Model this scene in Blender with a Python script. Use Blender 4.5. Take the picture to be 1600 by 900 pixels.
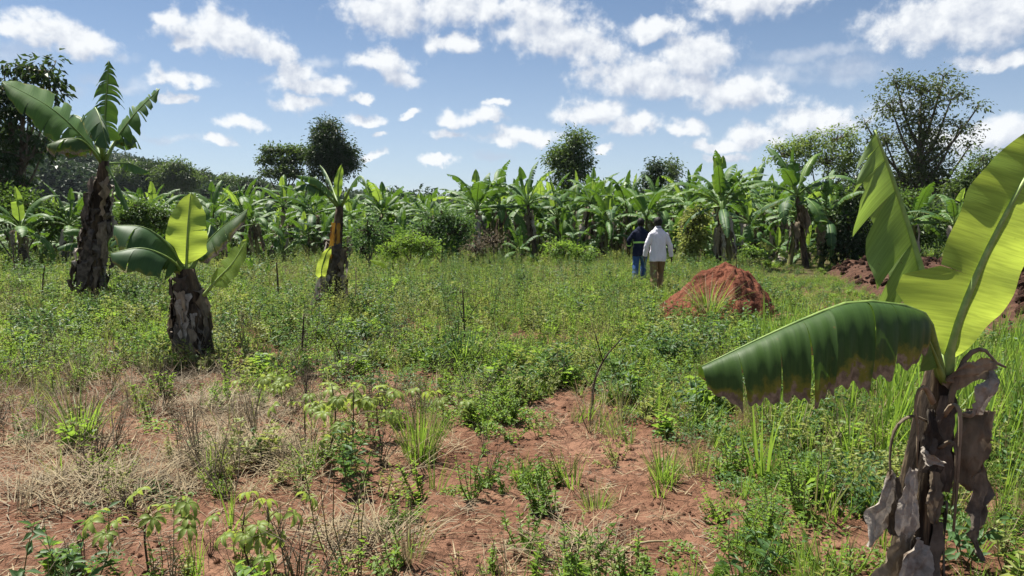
import bpy, math, random
import numpy as np
from mathutils import Vector, Matrix, Euler, noise as mnoise
PI = math.pi
R = math.radians
for _o in list(bpy.data.objects): bpy.data.objects.remove(_o)
sc = bpy.context.scene
COL = sc.collection

# ------------------------------------------------------------------ camera
CAM_H, PITCH, FPX = 1.65, 5.4, 1120.0
cam_d = bpy.data.cameras.new('camera'); cam = bpy.data.objects.new('camera', cam_d); COL.objects.link(cam)
cam_d.sensor_width = 36.0; cam_d.lens = 36.0*FPX/1600.0; cam_d.clip_start = 0.05; cam_d.clip_end = 6000
cam.location = (0, 0, CAM_H); cam.rotation_euler = (R(90-PITCH), 0, 0)
sc.camera = cam
# ------------------------------------------------------------------ sun, exposure
SUN_EL, SUN_AZ = 63.0, -46.0        # azimuth from +Y (view direction), negative = left
sd = Vector((math.sin(R(SUN_AZ))*math.cos(R(SUN_EL)), math.cos(R(SUN_AZ))*math.cos(R(SUN_EL)), math.sin(R(SUN_EL))))
sun_d = bpy.data.lights.new('sun', 'SUN'); sun = bpy.data.objects.new('sun', sun_d); COL.objects.link(sun)
sun_d.energy = 5.0; sun_d.angle = R(0.53); sun_d.color = (1.0, 0.95, 0.86)
sun.rotation_euler = (-sd).to_track_quat('-Z', 'Y').to_euler(); sun.location = (0, 0, 30)
sc.view_settings.view_transform = 'Standard'; sc.view_settings.look = 'None'
sc.view_settings.exposure = 1.25; sc.view_settings.gamma = 1.0; sc.view_settings.use_curve_mapping = False
cy = sc.cycles
cy.max_bounces = 4; cy.diffuse_bounces = 3; cy.glossy_bounces = 2; cy.transmission_bounces = 3; cy.transparent_max_bounces = 4
cy.caustics_reflective = False; cy.caustics_refractive = False
cy.use_denoising = True

# ------------------------------------------------------------------ world sky with clouds
cth, sth = math.cos(R(PITCH)), math.sin(R(PITCH))
def ray(px, py):
    a = (px-800)/FPX; b = (450-py)/FPX
    return Vector((a, cth + b*sth, -sth + b*cth))
def at(px, py, d):
    """the point seen at px,py whose distance along +Y is d"""
    r = ray(px, py); return Vector((0, 0, CAM_H)) + r*(d/r.y)
def gdepth(py):
    r = ray(800, py); return CAM_H/(-r.z)*r.y
def ground(px, py):
    return at(px, py, gdepth(py))
def azel(px, py):
    r = ray(px, py).normalized(); return math.atan2(r.x, r.y), math.asin(r.z)

world = bpy.data.worlds.new('World'); sc.world = world; world.use_nodes = True
wt = world.node_tree; wn = wt.nodes; wl = wt.links; wn.clear()
def N(t, kind, **kw):
    n = t.nodes.new(kind)
    for k, v in kw.items(): setattr(n, k, v)
    return n
def setin(n, i, v):
    if hasattr(v, 'is_output') or isinstance(v, bpy.types.NodeSocket): n.id_data.links.new(v, n.inputs[i])
    else: n.inputs[i].default_value = v
def M(t, op, a, b=None, c=None, clamp=False):
    n = t.nodes.new('ShaderNodeMath'); n.operation = op; n.use_clamp = clamp
    for i, v in enumerate((a, b, c)):
        if v is not None: setin(n, i, v)
    return n.outputs[0]
def VM(t, op, a, b=None, c=None):
    n = t.nodes.new('ShaderNodeVectorMath'); n.operation = op
    for i, v in enumerate((a, b, c)):
        if v is not None: setin(n, i, v)
    return n.outputs['Value'] if op in ('LENGTH', 'DOT_PRODUCT') else n.outputs[0]
def MIXC(t, f, a, b, blend='MIX'):
    n = t.nodes.new('ShaderNodeMix'); n.data_type = 'RGBA'; n.blend_type = blend
    setin(n, 0, f); setin(n, 6, a); setin(n, 7, b); return n.outputs[2]
def NOISE(t, vec, scale, detail=2, rough=0.5, dims='3D', dist=0.0):
    n = t.nodes.new('ShaderNodeTexNoise'); n.noise_dimensions = dims
    if vec is not None: t.links.new(vec, n.inputs['Vector'])
    n.inputs['Scale'].default_value = scale; n.inputs['Detail'].default_value = detail
    n.inputs['Roughness'].default_value = rough; n.inputs['Distortion'].default_value = dist
    return n
def SSTEP(t, v, lo, hi, a=0.0, b=1.0):
    n = t.nodes.new('ShaderNodeMapRange'); n.interpolation_type = 'SMOOTHSTEP'
    setin(n, 0, v); n.inputs[1].default_value = lo; n.inputs[2].default_value = hi
    n.inputs[3].default_value = a; n.inputs[4].default_value = b; return n.outputs[0]
def LSTEP(t, v, lo, hi, a=0.0, b=1.0):
    n = t.nodes.new('ShaderNodeMapRange'); n.clamp = True
    setin(n, 0, v); n.inputs[1].default_value = lo; n.inputs[2].default_value = hi
    n.inputs[3].default_value = a; n.inputs[4].default_value = b; return n.outputs[0]

CLOUDS = [ # px, py, half width, top, bottom
 (50,42,46,20,14),(112,66,55,22,16),(265,28,30,14,12),(345,52,72,30,24),(425,78,55,18,14),(285,66,22,9,9),
 (470,112,32,24,14),(482,132,55,18,12),(466,158,42,13,12),(598,98,48,20,16),(628,116,30,10,12),
 (275,126,40,15,10),(275,156,24,8,6),(378,195,33,13,9),(572,186,34,12,7),(567,153,17,6,5),(640,177,11,7,5),
 (612,18,78,34,34),(700,8,70,25,25),(712,62,42,15,17),(762,14,36,22,22),(838,22,58,34,30),(868,58,84,36,30),(930,76,36,20,22),
 (1028,48,55,19,14),(1088,92,58,36,28),(1002,122,88,38,28),(1062,138,70,25,18),(1152,150,75,27,16),
 (920,178,52,24,13),(995,200,42,20,11),(1078,204,34,16,9),(705,188,26,18,10),(752,186,36,16,10),(812,216,60,15,10),(700,211,27,10,7),(775,166,20,8,6),
 (1275,186,58,26,22),(1182,212,52,22,18),(1122,228,38,13,9),(1132,248,34,8,7),(1175,2,85,24,26),(1245,-4,70,16,12),
 (1478,42,105,40,26),(1570,22,80,44,34),(1550,92,40,12,10),(1565,216,62,26,22),(1480,215,30,14,12),
 (345,222,18,9,6),(680,254,25,9,6),(950,234,18,9,5),(590,242,20,8,5),(595,211,14,5,4)]
WISPS = [(1270,86,90,12,14),(1200,120,80,20,18),(20,85,50,22,20),(505,95,26,12,8),(420,118,22,9,7),(195,85,18,8,8),(180,130,60,14,12),(90,145,40,10,9),(540,240,30,10,8),(770,245,45,10,8),(270,225,60,7,7),(1330,110,60,20,20),(1400,170,50,16,16)]
tc = N(wt, 'ShaderNodeTexCoord'); D = tc.outputs['Generated']
sepd = N(wt, 'ShaderNodeSeparateXYZ'); wl.new(D, sepd.inputs[0])
az = M(wt, 'ARCTAN2', sepd.outputs[0], sepd.outputs[1]); el = M(wt, 'ARCSINE', sepd.outputs[2])
ae = N(wt, 'ShaderNodeCombineXYZ'); wl.new(az, ae.inputs[0]); wl.new(el, ae.inputs[1])
n1 = NOISE(wt, ae.outputs[0], 16, 3, 0.55); n2 = NOISE(wt, ae.outputs[0], 55, 5, 0.6)
def wig(n, amp):
    v = VM(wt, 'SUBTRACT', n.outputs['Color'], (0.5, 0.5, 0.5)); return VM(wt, 'MULTIPLY', v, (amp, amp*0.7, 0))
aew = VM(wt, 'ADD', VM(wt, 'ADD', ae.outputs[0], wig(n1, 0.06)), wig(n2, 0.024))
sepw = N(wt, 'ShaderNodeSeparateXYZ'); wl.new(aew, sepw.inputs[0])
A3 = N(wt, 'ShaderNodeCombineXYZ'); wl.new(sepw.outputs[0], A3.inputs[0]); wl.new(sepw.outputs[1], A3.inputs[1])
wl.new(M(wt, 'MULTIPLY', sepw.outputs[1], -1.0), A3.inputs[2])
def blobs(lst, k, A3=A3):
    acc = None
    for (px, py, rw, rt, rb) in lst:
        a0, e0 = azel(px, py); ra, rT, rB = rw/FPX, rt/FPX, rb/FPX
        v = VM(wt, 'MULTIPLY_ADD', A3.outputs[0], (1/ra, 1/rT, 1/rB), (-a0/ra, -e0/rT, e0/rB))
        d = VM(wt, 'LENGTH', VM(wt, 'MAXIMUM', v, (-1e4, 0, 0)))
        acc = d if acc is None else M(wt, 'SMOOTH_MIN', acc, d, k)
    return acc
dist = blobs(CLOUDS, 0.25)
A3u = VM(wt, 'ADD', A3.outputs[0], (-0.006, 0.020, -0.020))
class _S: outputs = [A3u]
dist_up = blobs(CLOUDS, 0.25, _S)
# clouds of the same kind everywhere the photograph does not show
gen = NOISE(wt, VM(wt, 'MULTIPLY', A3.outputs[0], (1, 1.9, 0)), 4.5, 2, 0.5).outputs[0]
gen_d = LSTEP(wt, gen, 0.50, 0.70, 1.6, 0.2)
inside = M(wt, 'MULTIPLY', SSTEP(wt, M(wt, 'ABSOLUTE', az), 0.66, 0.74, 1, 0), SSTEP(wt, el, 0.30, 0.36, 1, 0))
gen_d = M(wt, 'ADD', gen_d, M(wt, 'MULTIPLY', inside, 3.0))
gen_d = M(wt, 'ADD', gen_d, SSTEP(wt, el, 0.0, 0.03, 2.0, 0.0))
dist = M(wt, 'MINIMUM', dist, gen_d)
genu = NOISE(wt, VM(wt, 'MULTIPLY', A3u, (1, 1.9, 0)), 4.5, 2, 0.5).outputs[0]
dist_up = M(wt, 'MINIMUM', dist_up, M(wt, 'ADD', LSTEP(wt, genu, 0.50, 0.70, 1.6, 0.2), M(wt, 'MULTIPLY', inside, 3.0)))
fb = NOISE(wt, ae.outputs[0], 38, 7, 0.60)
offv = VM(wt, 'ADD', ae.outputs[0], (-0.010, 0.013, 0))
fb2 = NOISE(wt, offv, 38, 5, 0.55)
dens = M(wt, 'ADD', M(wt, 'SUBTRACT', 1.32, dist), M(wt, 'MULTIPLY', M(wt, 'SUBTRACT', fb.outputs[0], 0.5), 1.8))
alpha = SSTEP(wt, dens, 0.0, 0.78)
wisp = SSTEP(wt, M(wt, 'ADD', M(wt, 'SUBTRACT', 1.2, blobs(WISPS, 0.3)), M(wt, 'MULTIPLY', M(wt, 'SUBTRACT', fb.outputs[0], 0.5), 1.2)), 0.0, 1.1, 0.0, 0.42)
alpha = M(wt, 'MAXIMUM', M(wt, 'MULTIPLY', alpha, 0.96), wisp)
lit = M(wt, 'ADD', M(wt, 'ADD', 0.46, M(wt, 'MULTIPLY', M(wt, 'SUBTRACT', dist_up, dist), 0.60)), M(wt, 'MULTIPLY', M(wt, 'SUBTRACT', fb.outputs[0], fb2.outputs[0]), 2.2))  # self-shading painted into the cloud colour: brighter toward the sun, greyer beneath
lit = M(wt, 'ADD', lit, SSTEP(wt, dens, 0.35, 1.3, 0.10, -0.06), clamp=True)
ccol = MIXC(wt, lit, (5.2, 5.8, 7.0, 1), (9.6, 9.8, 10.0, 1))
sky = N(wt, 'ShaderNodeTexSky', sky_type='NISHITA', sun_disc=False)
sky.sun_elevation = R(SUN_EL); sky.sun_rotation = R(SUN_AZ); sky.altitude = 1100; sky.air_density = 1.0; sky.dust_density = 0.35; sky.ozone_density = 2.0
hz = SSTEP(wt, el, -0.02, 0.30, 0.45, 0.0)
skyc = MIXC(wt, hz, sky.outputs[0], (5.6, 6.7, 8.8, 1))
col = MIXC(wt, alpha, skyc, ccol)
bg = N(wt, 'ShaderNodeBackground'); wl.new(col, bg.inputs[0]); bg.inputs[1].default_value = 0.043
wo = N(wt, 'ShaderNodeOutputWorld'); wl.new(bg.outputs[0], wo.inputs[0])
world.cycles.sampling_method = 'MANUAL'; world.cycles.sample_map_resolution = 512

# ------------------------------------------------------------------ numeric helpers
rng = np.random.default_rng(7); random.seed(7)
def _h(ix, iy, s):
    n = (ix.astype(np.int64)*374761393 + iy.astype(np.int64)*668265263 + s*1442695041) & 0x7fffffff
    n = ((n ^ (n >> 13))*1274126177) & 0x7fffffff
    return ((n ^ (n >> 16)) & 0xffff)/65535.0
def vnoise(x, y, s=0):
    x = np.asarray(x, float); y = np.asarray(y, float)
    ix = np.floor(x); iy = np.floor(y); fx = x-ix; fy = y-iy
    fx = fx*fx*(3-2*fx); fy = fy*fy*(3-2*fy)
    a, b, c, d = _h(ix, iy, s), _h(ix+1, iy, s), _h(ix, iy+1, s), _h(ix+1, iy+1, s)
    return (a*(1-fx)+b*fx)*(1-fy)+(c*(1-fx)+d*fx)*fy
def fbm(x, y, s=0, o=4):
    t = 0; a = 0.5; f = 1.0
    for k in range(o): t = t + a*vnoise(np.asarray(x)*f+17*k, np.asarray(y)*f-9*k, s+k); a *= 0.5; f *= 2.03
    return t
def hz_xy(x, y):
    """terrain height"""
    x = np.asarray(x, float); y = np.asarray(y, float)
    r = np.hypot(x, y)
    h = (fbm(x*0.5, y*0.5, 3, 3)-0.44)*0.16 + (fbm(x*2.6, y*2.6, 5, 3)-0.44)*0.07*np.clip(1.5-r/14, 0, 1)
    h = h + (fbm(x*7, y*7, 8, 4)-0.45)*0.065*np.clip(1.5-r/9, 0, 1)
    return h*np.clip(r/2.5, 0.2, 1)
def gz(x, y): return float(hz_xy(x, y))
def gpt(px, py):
    p = ground(px, py); return Vector((p.x, p.y, gz(p.x, p.y)))
def on_ground(p): return Vector((p.x, p.y, gz(p.x, p.y)))
def to_px(x, y, z=0.0):
    x = np.asarray(x, float); y = np.asarray(y, float); dz = z-CAM_H
    f = y*cth - dz*sth; u = y*sth + dz*cth
    return 800+FPX*x/f, 450-FPX*u/f

class MB:
    def __init__(s): s.v = []; s.f = []; s.m = []; s.uv = []
    def add(s, vs, fs, mat=0, uv=None):
        o = len(s.v); s.v.extend([tuple(p) for p in vs]); s.f.extend([tuple(i+o for i in f) for f in fs]); s.m.extend([mat]*len(fs))
        s.uv.extend(uv if uv is not None else [(0.0, 0.0)]*len(vs))
    def tube(s, pts, rad, n=6, mat=0, caps=True, jit=0.0):
        pts = [Vector(p) for p in pts]; k = len(pts); vs = []; ref = None; uv = []; L = 0
        for i, p in enumerate(pts):
            T = (pts[min(i+1, k-1)]-pts[max(i-1, 0)])
            T = T.normalized() if T.length > 1e-9 else Vector((0, 0, 1))
            if ref is None: ref = Vector((1, 0, 0)) if abs(T.x) < 0.8 else Vector((0, 1, 0))
            X = (ref - T*ref.dot(T)).normalized(); Y = T.cross(X); ref = X
            r = rad[i] if hasattr(rad, '__len__') else rad
            rx, ry = r if hasattr(r, '__len__') else (r, r)
            if i: L += (p-pts[i-1]).length
            for j in range(n):
                a = 2*PI*j/n; q = 1+jit*(random.random()-.5)
                vs.append(p + X*math.cos(a)*rx*q + Y*math.sin(a)*ry*q); uv.append((j/n, L))
        fs = [(i*n+j, i*n+(j+1) % n, (i+1)*n+(j+1) % n, (i+1)*n+j) for i in range(k-1) for j in range(n)]
        if caps: fs += [tuple(range(n-1, -1, -1)), tuple((k-1)*n+j for j in range(n))]
        s.add(vs, fs, mat, uv)
    def mesh(s, name, mats, smooth=True):
        me = bpy.data.meshes.new(name); me.from_pydata(s.v, [], s.f)
        for m in (mats if isinstance(mats, (list, tuple)) else [mats]): me.materials.append(m)
        me.polygons.foreach_set('material_index', s.m)
        me.polygons.foreach_set('use_smooth', [smooth]*len(s.f))
        lv = np.empty(len(me.loops), np.int32); me.loops.foreach_get('vertex_index', lv)
        ul = me.uv_layers.new(name='UVMap'); ul.data.foreach_set('uv', np.asarray(s.uv, np.float32)[lv].ravel())
        me.update(); return me
    def build(s, name, mats, parent=None, smooth=True, loc=None):
        return link(name, s.mesh(name, mats, smooth), parent, loc)
def link(name, data, parent=None, loc=None):
    o = bpy.data.objects.new(name, data); COL.objects.link(o)
    if parent: o.parent = parent
    if loc is not None: o.location = loc
    return o
def tag(o, label=None, cat=None, group=None, kind=None):
    for k, v in (('label', label), ('category', cat), ('group', group), ('kind', kind)):
        if v: o[k] = v
    return o
def empty(name, loc, rz=0.0, scale=1.0):
    o = bpy.data.objects.new(name, None); COL.objects.link(o); o.location = loc; o.rotation_euler = (0, 0, rz)
    o.scale = (scale,)*3; o.empty_display_size = 0.1; return o
def copy_tree(o, parent=None):
    c = o.copy(); COL.objects.link(c)
    if parent: c.parent = parent
    for ch in o.children: copy_tree(ch, c)
    return c
def spline(pts, n):
    """Catmull-Rom through pts, n samples"""
    P = [np.array(p, float) for p in pts]; P = [2*P[0]-P[1]]+P+[2*P[-1]-P[-2]]
    k = len(P)-3; out = []
    for i in range(n):
        t = i/(n-1)*k; j = min(int(t), k-1); u = t-j; a, b, c, d = P[j:j+4]
        out.append(0.5*((2*b)+(-a+c)*u+(2*a-5*b+4*c-d)*u*u+(-a+3*b-3*c+d)*u**3))
    return np.array(out)
def nrm(v): return v/(np.linalg.norm(v, axis=-1, keepdims=True)+1e-12)

# ------------------------------------------------------------------ materials
def newmat(name):
    m = bpy.data.materials.new(name); m.use_nodes = True; t = m.node_tree
    for n in list(t.nodes): t.nodes.remove(n)
    out = N(t, 'ShaderNodeOutputMaterial'); return m, t, out
def principled(t, col, rough=0.6, spec=0.3, bump=None, bstr=0.3, bdist=0.02):
    p = N(t, 'ShaderNodeBsdfPrincipled'); setin(p, 'Base Color', col); setin(p, 'Roughness', rough); p.inputs['Specular IOR Level'].default_value = spec
    if bump is not None:
        b = N(t, 'ShaderNodeBump'); b.inputs['Strength'].default_value = bstr; b.inputs['Distance'].default_value = bdist
        t.links.new(bump, b.inputs['Height']); t.links.new(b.outputs[0], p.inputs['Normal'])
    return p
def leafmat(name, c1, c2, trans, tfac=0.4, rough=0.5, spec=0.25, var=0.5):
    """small foliage: colour varies from plant to plant and leaf to leaf; light passes through"""
    m, t, out = newmat(name)
    oi = N(t, 'ShaderNodeObjectInfo'); geo = N(t, 'ShaderNodeNewGeometry')
    pos = N(t, 'ShaderNodeTexCoord')
    f = M(t, 'ADD', M(t, 'MULTIPLY', oi.outputs['Random'], var), M(t, 'MULTIPLY', geo.outputs['Random Per Island'], 1-var), clamp=True)
    col = MIXC(t, f, c1, c2)
    tcol = MIXC(t, f, trans, tuple(min(1, 1.25*x) for x in trans[:3])+(1,))
    p = principled(t, col, rough, spec)
    tr = N(t, 'ShaderNodeBsdfTranslucent'); t.links.new(tcol, tr.inputs[0])
    mx = N(t, 'ShaderNodeMixShader'); mx.inputs[0].default_value = tfac
    t.links.new(p.outputs[0], mx.inputs[1]); t.links.new(tr.outputs[0], mx.inputs[2]); t.links.new(mx.outputs[0], out.inputs[0])
    return m
def bananamat(name, c1, c2, trans, tfac, dry=2.0, vein=90.0, rough=0.38, spec=0.4, drycol=(0.20, 0.13, 0.075, 1), uv_dry=True, bstr=0.12, along=0.0):
    m, t, out = newmat(name)
    uv = N(t, 'ShaderNodeUVMap'); uv.uv_map = 'UVMap'; oi = N(t, 'ShaderNodeObjectInfo')
    s = N(t, 'ShaderNodeSeparateXYZ'); t.links.new(uv.outputs[0], s.inputs[0])
    vv = N(t, 'ShaderNodeCombineXYZ'); t.links.new(M(t, 'MULTIPLY', s.outputs[0], 1.3), vv.inputs[0]); t.links.new(M(t, 'MULTIPLY', s.outputs[1], vein), vv.inputs[1])
    t.links.new(M(t, 'MULTIPLY', oi.outputs['Random'], 40), vv.inputs[2])
    vn = NOISE(t, vv.outputs[0], 1.0, 2, 0.6)
    big = NOISE(t, N(t, 'ShaderNodeTexCoord').outputs['Object'], 3.5, 3, 0.6)
    vv2 = VM(t, 'MULTIPLY', vv.outputs[0], (1.0, 2.7, 1.0)); vn2 = NOISE(t, vv2, 1.0, 1, .5)
    vf = SSTEP(t, M(t, 'ADD', M(t, 'MULTIPLY', vn.outputs[0], .6), M(t, 'MULTIPLY', vn2.outputs[0], .4)), 0.36, 0.62)
    f = M(t, 'ADD', M(t, 'MULTIPLY', vf, 0.45), M(t, 'ADD', M(t, 'MULTIPLY', big.outputs[0], 0.45), M(t, 'MULTIPLY', oi.outputs['Random'], 0.2)), clamp=True)
    col = MIXC(t, f, c1, c2)
    tcol = MIXC(t, M(t, 'ADD', M(t, 'MULTIPLY', f, .5), M(t, 'MULTIPLY', vf, .5)), tuple(x*0.66 for x in trans[:3])+(1,), tuple(min(1, x*1.06) for x in trans[:3])+(1,))
    sp = NOISE(t, N(t, 'ShaderNodeTexCoord').outputs['Object'], 34, 3, .6); spf = SSTEP(t, sp.outputs[0], .70, .76, 0, .7)
    col = MIXC(t, spf, col, (.12, .085, .03, 1)); tcol = MIXC(t, spf, tcol, (.12, .09, .03, 1))
    dn = NOISE(t, N(t, 'ShaderNodeTexCoord').outputs['Object'], 13.0, 4, 0.65)
    d = M(t, 'ADD', s.outputs[0], M(t, 'MULTIPLY', M(t, 'SUBTRACT', dn.outputs[0], 0.5), 0.75))
    df = SSTEP(t, d, dry, dry+0.07)
    yf = M(t, 'MULTIPLY', SSTEP(t, d, dry-0.16, dry+0.02), 0.75)
    col = MIXC(t, yf, col, (0.22, 0.20, 0.025, 1)); dcol = MIXC(t, SSTEP(t, NOISE(t, N(t, 'ShaderNodeTexCoord').outputs['Object'], 38, 5, .65).outputs[0], .35, .65), tuple(x*.45 for x in drycol[:3])+(1,), drycol); col = MIXC(t, df, col, dcol); tcol = MIXC(t, df, tcol, (0.08, 0.05, 0.03, 1))
    p = principled(t, col, rough, spec, vn.outputs[0], bstr, 0.006)
    t.links.new(LSTEP(t, df, 0, 1, rough, 0.85), p.inputs['Roughness'])
    tr = N(t, 'ShaderNodeBsdfTranslucent'); t.links.new(tcol, tr.inputs[0])
    mx = N(t, 'ShaderNodeMixShader'); mx.inputs[0].default_value = tfac
    t.links.new(p.outputs[0], mx.inputs[1]); t.links.new(tr.outputs[0], mx.inputs[2]); t.links.new(mx.outputs[0], out.inputs[0])
    return m
def roughmat(name, c1, c2, scale=8, detail=5, rough=0.9, bstr=0.5, bdist=0.02, stretch=(1, 1, 1), tfac=0.0, spec=0.15, c3=None, f3=(0.6, 0.75), coord='Object', rnd=0.0):
    m, t, out = newmat(name)
    tcx = N(t, 'ShaderNodeTexCoord'); mp = VM(t, 'MULTIPLY', tcx.outputs[coord], stretch)
    nz = NOISE(t, mp, scale, detail, 0.62); col = MIXC(t, SSTEP(t, nz.outputs[0], 0.3, 0.72), c1, c2)
    if c3 is not None:
        n3 = NOISE(t, mp, scale*0.33, 3, 0.6); col = MIXC(t, SSTEP(t, n3.outputs[0], *f3), col, c3)
    if rnd:
        oi = N(t, 'ShaderNodeObjectInfo'); k = LSTEP(t, oi.outputs['Random'], 0, 1, 1-rnd, 1+rnd)
        cc = N(t, 'ShaderNodeCombineColor')
        for i in range(3): t.links.new(k, cc.inputs[i])
        col = MIXC(t, 1.0, col, cc.outputs[0], 'MULTIPLY')
    p = principled(t, col, rough, spec, nz.outputs[0], bstr, bdist)
    if tfac:
        tr = N(t, 'ShaderNodeBsdfTranslucent'); t.links.new(col, tr.inputs[0]); mx = N(t, 'ShaderNodeMixShader'); mx.inputs[0].default_value = tfac
        t.links.new(p.outputs[0], mx.inputs[1]); t.links.new(tr.outputs[0], mx.inputs[2]); t.links.new(mx.outputs[0], out.inputs[0])
    else: t.links.new(p.outputs[0], out.inputs[0])
    return m
def plain(name, c, rough=0.7, spec=0.2):
    return roughmat(name, tuple(x*0.85 for x in c[:3])+(1,), tuple(min(1, x*1.12) for x in c[:3])+(1,), 14, 4, rough, 0.15, 0.005, spec=spec)

MAT = {}
MAT['banana'] = bananamat('banana_leaf_green', (0.035, 0.085, 0.020, 1), (0.075, 0.155, 0.032, 1), (0.19, 0.36, 0.032, 1), 0.22, dry=1.06, rough=0.55, spec=0.25)
MAT['banana_dark'] = bananamat('banana_leaf_deep_green', (0.022, 0.060, 0.020, 1), (0.040, 0.095, 0.028, 1), (0.12, 0.24, 0.03, 1), 0.20, dry=1.02, rough=0.55, spec=0.25)
MAT['banana_young'] = bananamat('banana_leaf_young', (0.12, 0.20, 0.035, 1), (0.18, 0.27, 0.05, 1), (0.56, 0.70, 0.09, 1), 0.50, dry=1.6, rough=0.45, spec=0.3, vein=75, bstr=0.35)
MAT['banana_fresh'] = bananamat('banana_leaf_fresh', (0.075, 0.15, 0.028, 1), (0.13, 0.22, 0.04, 1), (0.34, 0.50, 0.06, 1), 0.40, dry=1.4, rough=0.45, spec=0.3)
MAT['banana_dryedge'] = bananamat('banana_leaf_dry_margin', (0.024, 0.054, 0.012, 1), (0.042, 0.086, 0.018, 1), (0.11, 0.22, 0.02, 1), 0.16, dry=0.85, drycol=(0.31, 0.25, 0.175, 1), rough=0.5, spec=0.2, vein=60)
MAT['banana_pale'] = bananamat('banana_leaf_pale_underside', (0.10, 0.17, 0.05, 1), (0.19, 0.28, 0.095, 1), (0.30, 0.44, 0.07, 1), 0.40, dry=1.35, rough=0.5, spec=0.3, vein=75, bstr=0.3)
MAT['rib'] = roughmat('banana_midrib', (0.20, 0.30, 0.07, 1), (0.30, 0.40, 0.12, 1), 20, 3, 0.5, 0.1, spec=0.35)
MAT['rib_dark'] = roughmat('banana_midrib_green', (0.10, 0.17, 0.035, 1), (0.18, 0.26, 0.06, 1), 20, 3, 0.5, 0.1, spec=0.35)
MAT['stem'] = roughmat('banana_pseudostem', (0.10, 0.12, 0.035, 1), (0.20, 0.19, 0.07, 1), 5, 5, 0.65, 0.4, stretch=(3, 3, .7), c3=(0.07, 0.045, 0.025, 1), f3=(0.42, 0.6), rnd=0.25)
MAT['stem_dark'] = roughmat('banana_pseudostem_brown', (0.045, 0.032, 0.022, 1), (0.13, 0.095, 0.06, 1), 9, 5, 0.85, 0.7, stretch=(3, 3, .6), c3=(0.025, 0.018, 0.013, 1), f3=(0.5, 0.62))
MAT['stem_near'] = roughmat('banana_pseudostem_near', (0.040, 0.028, 0.019, 1), (0.155, 0.115, 0.072, 1), 16, 6, 0.85, 0.9, .012, stretch=(3, 3, .45), c3=(0.022, 0.016, 0.012, 1), f3=(0.42, 0.56))
MAT['stem_orange'] = roughmat('banana_sheath_orange', (0.30, 0.14, 0.02, 1), (0.46, 0.27, 0.04, 1), 9, 4, 0.6, 0.4, stretch=(2, 2, .8), tfac=0.2, c3=(0.12, 0.05, 0.02, 1), f3=(0.5, 0.65))
MAT['dead'] = roughmat('dead_leaf_brown', (0.13, 0.10, 0.070, 1), (0.29, 0.235, 0.17, 1), 12, 5, 0.85, 0.8, 0.012, stretch=(1, 1, .5), tfac=0.15, rnd=0.3)
MAT['dead_grey'] = roughmat('dead_leaf_grey', (0.25, 0.22, 0.185, 1), (0.42, 0.38, 0.33, 1), 25, 5, 0.85, 0.9, 0.012, tfac=0.15, c3=(0.15, 0.11, 0.08, 1), f3=(0.55, 0.7), rnd=0.15)
MAT['dead_dark'] = roughmat('dead_leaf_dark', (0.048, 0.040, 0.033, 1), (0.135, 0.112, 0.09, 1), 10, 5, 0.85, 0.8, 0.015, tfac=0.06, rnd=0.35)
MAT['weed'] = leafmat('weed_leaf', (0.060, 0.128, 0.020, 1), (0.140, 0.230, 0.040, 1), (0.27, 0.42, 0.05, 1), 0.40)
MAT['weed_dark'] = leafmat('weed_leaf_bluish', (0.035, 0.085, 0.028, 1), (0.075, 0.145, 0.045, 1), (0.14, 0.25, 0.05, 1), 0.3)
MAT['weed_yel'] = leafmat('weed_leaf_yellowish', (0.13, 0.165, 0.040, 1), (0.22, 0.25, 0.075, 1), (0.36, 0.41, 0.09, 1), 0.35)
MAT['weed_red'] = leafmat('weed_leaf_withered', (0.13, 0.095, 0.035, 1), (0.19, 0.16, 0.06, 1), (0.25, 0.2, 0.06, 1), 0.3)
MAT['grass'] = leafmat('grass_blade', (0.070, 0.140, 0.022, 1), (0.150, 0.240, 0.045, 1), (0.28, 0.43, 0.05, 1), 0.42)
MAT['straw'] = leafmat('dry_straw', (0.20, 0.155, 0.085, 1), (0.40, 0.33, 0.205, 1), (0.32, 0.25, 0.14, 1), 0.25, rough=0.7)
MAT['straw_grey'] = leafmat('dry_weed', (0.13, 0.105, 0.07, 1), (0.27, 0.225, 0.155, 1), (0.2, 0.16, 0.1, 1), 0.2, rough=0.8)
MAT['wstem'] = roughmat('weed_stem', (0.09, 0.10, 0.035, 1), (0.16, 0.13, 0.06, 1), 10, 2, 0.8, 0.1)
MAT['twig'] = roughmat('dark_twig', (0.035, 0.025, 0.018, 1), (0.09, 0.065, 0.045, 1), 16, 4, 0.9, 0.4)
MAT['cassava'] = leafmat('cassava_leaf', (0.12, 0.18, 0.04, 1), (0.20, 0.26, 0.06, 1), (0.34, 0.43, 0.07, 1), 0.38)
MAT['bark'] = roughmat('bark', (0.07, 0.055, 0.04, 1), (0.17, 0.14, 0.105, 1), 8, 5, 0.9, 0.7, 0.03, stretch=(2, 2, .5))
MAT['tree_dark'] = leafmat('tree_leaf_dark', (0.016, 0.036, 0.014, 1), (0.035, 0.065, 0.020, 1), (0.07, 0.12, 0.02, 1), 0.22, rough=0.45)
MAT['tree_mid'] = leafmat('tree_leaf_mid', (0.035, 0.068, 0.020, 1), (0.075, 0.115, 0.032, 1), (0.14, 0.22, 0.03, 1), 0.3)
MAT['tree_light'] = leafmat('tree_leaf_light', (0.075, 0.120, 0.032, 1), (0.130, 0.180, 0.050, 1), (0.24, 0.33, 0.05, 1), 0.35)
MAT['tree_olive'] = leafmat('tree_leaf_olive', (0.042, 0.062, 0.020, 1), (0.080, 0.105, 0.030, 1), (0.14, 0.19, 0.03, 1), 0.28)
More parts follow.
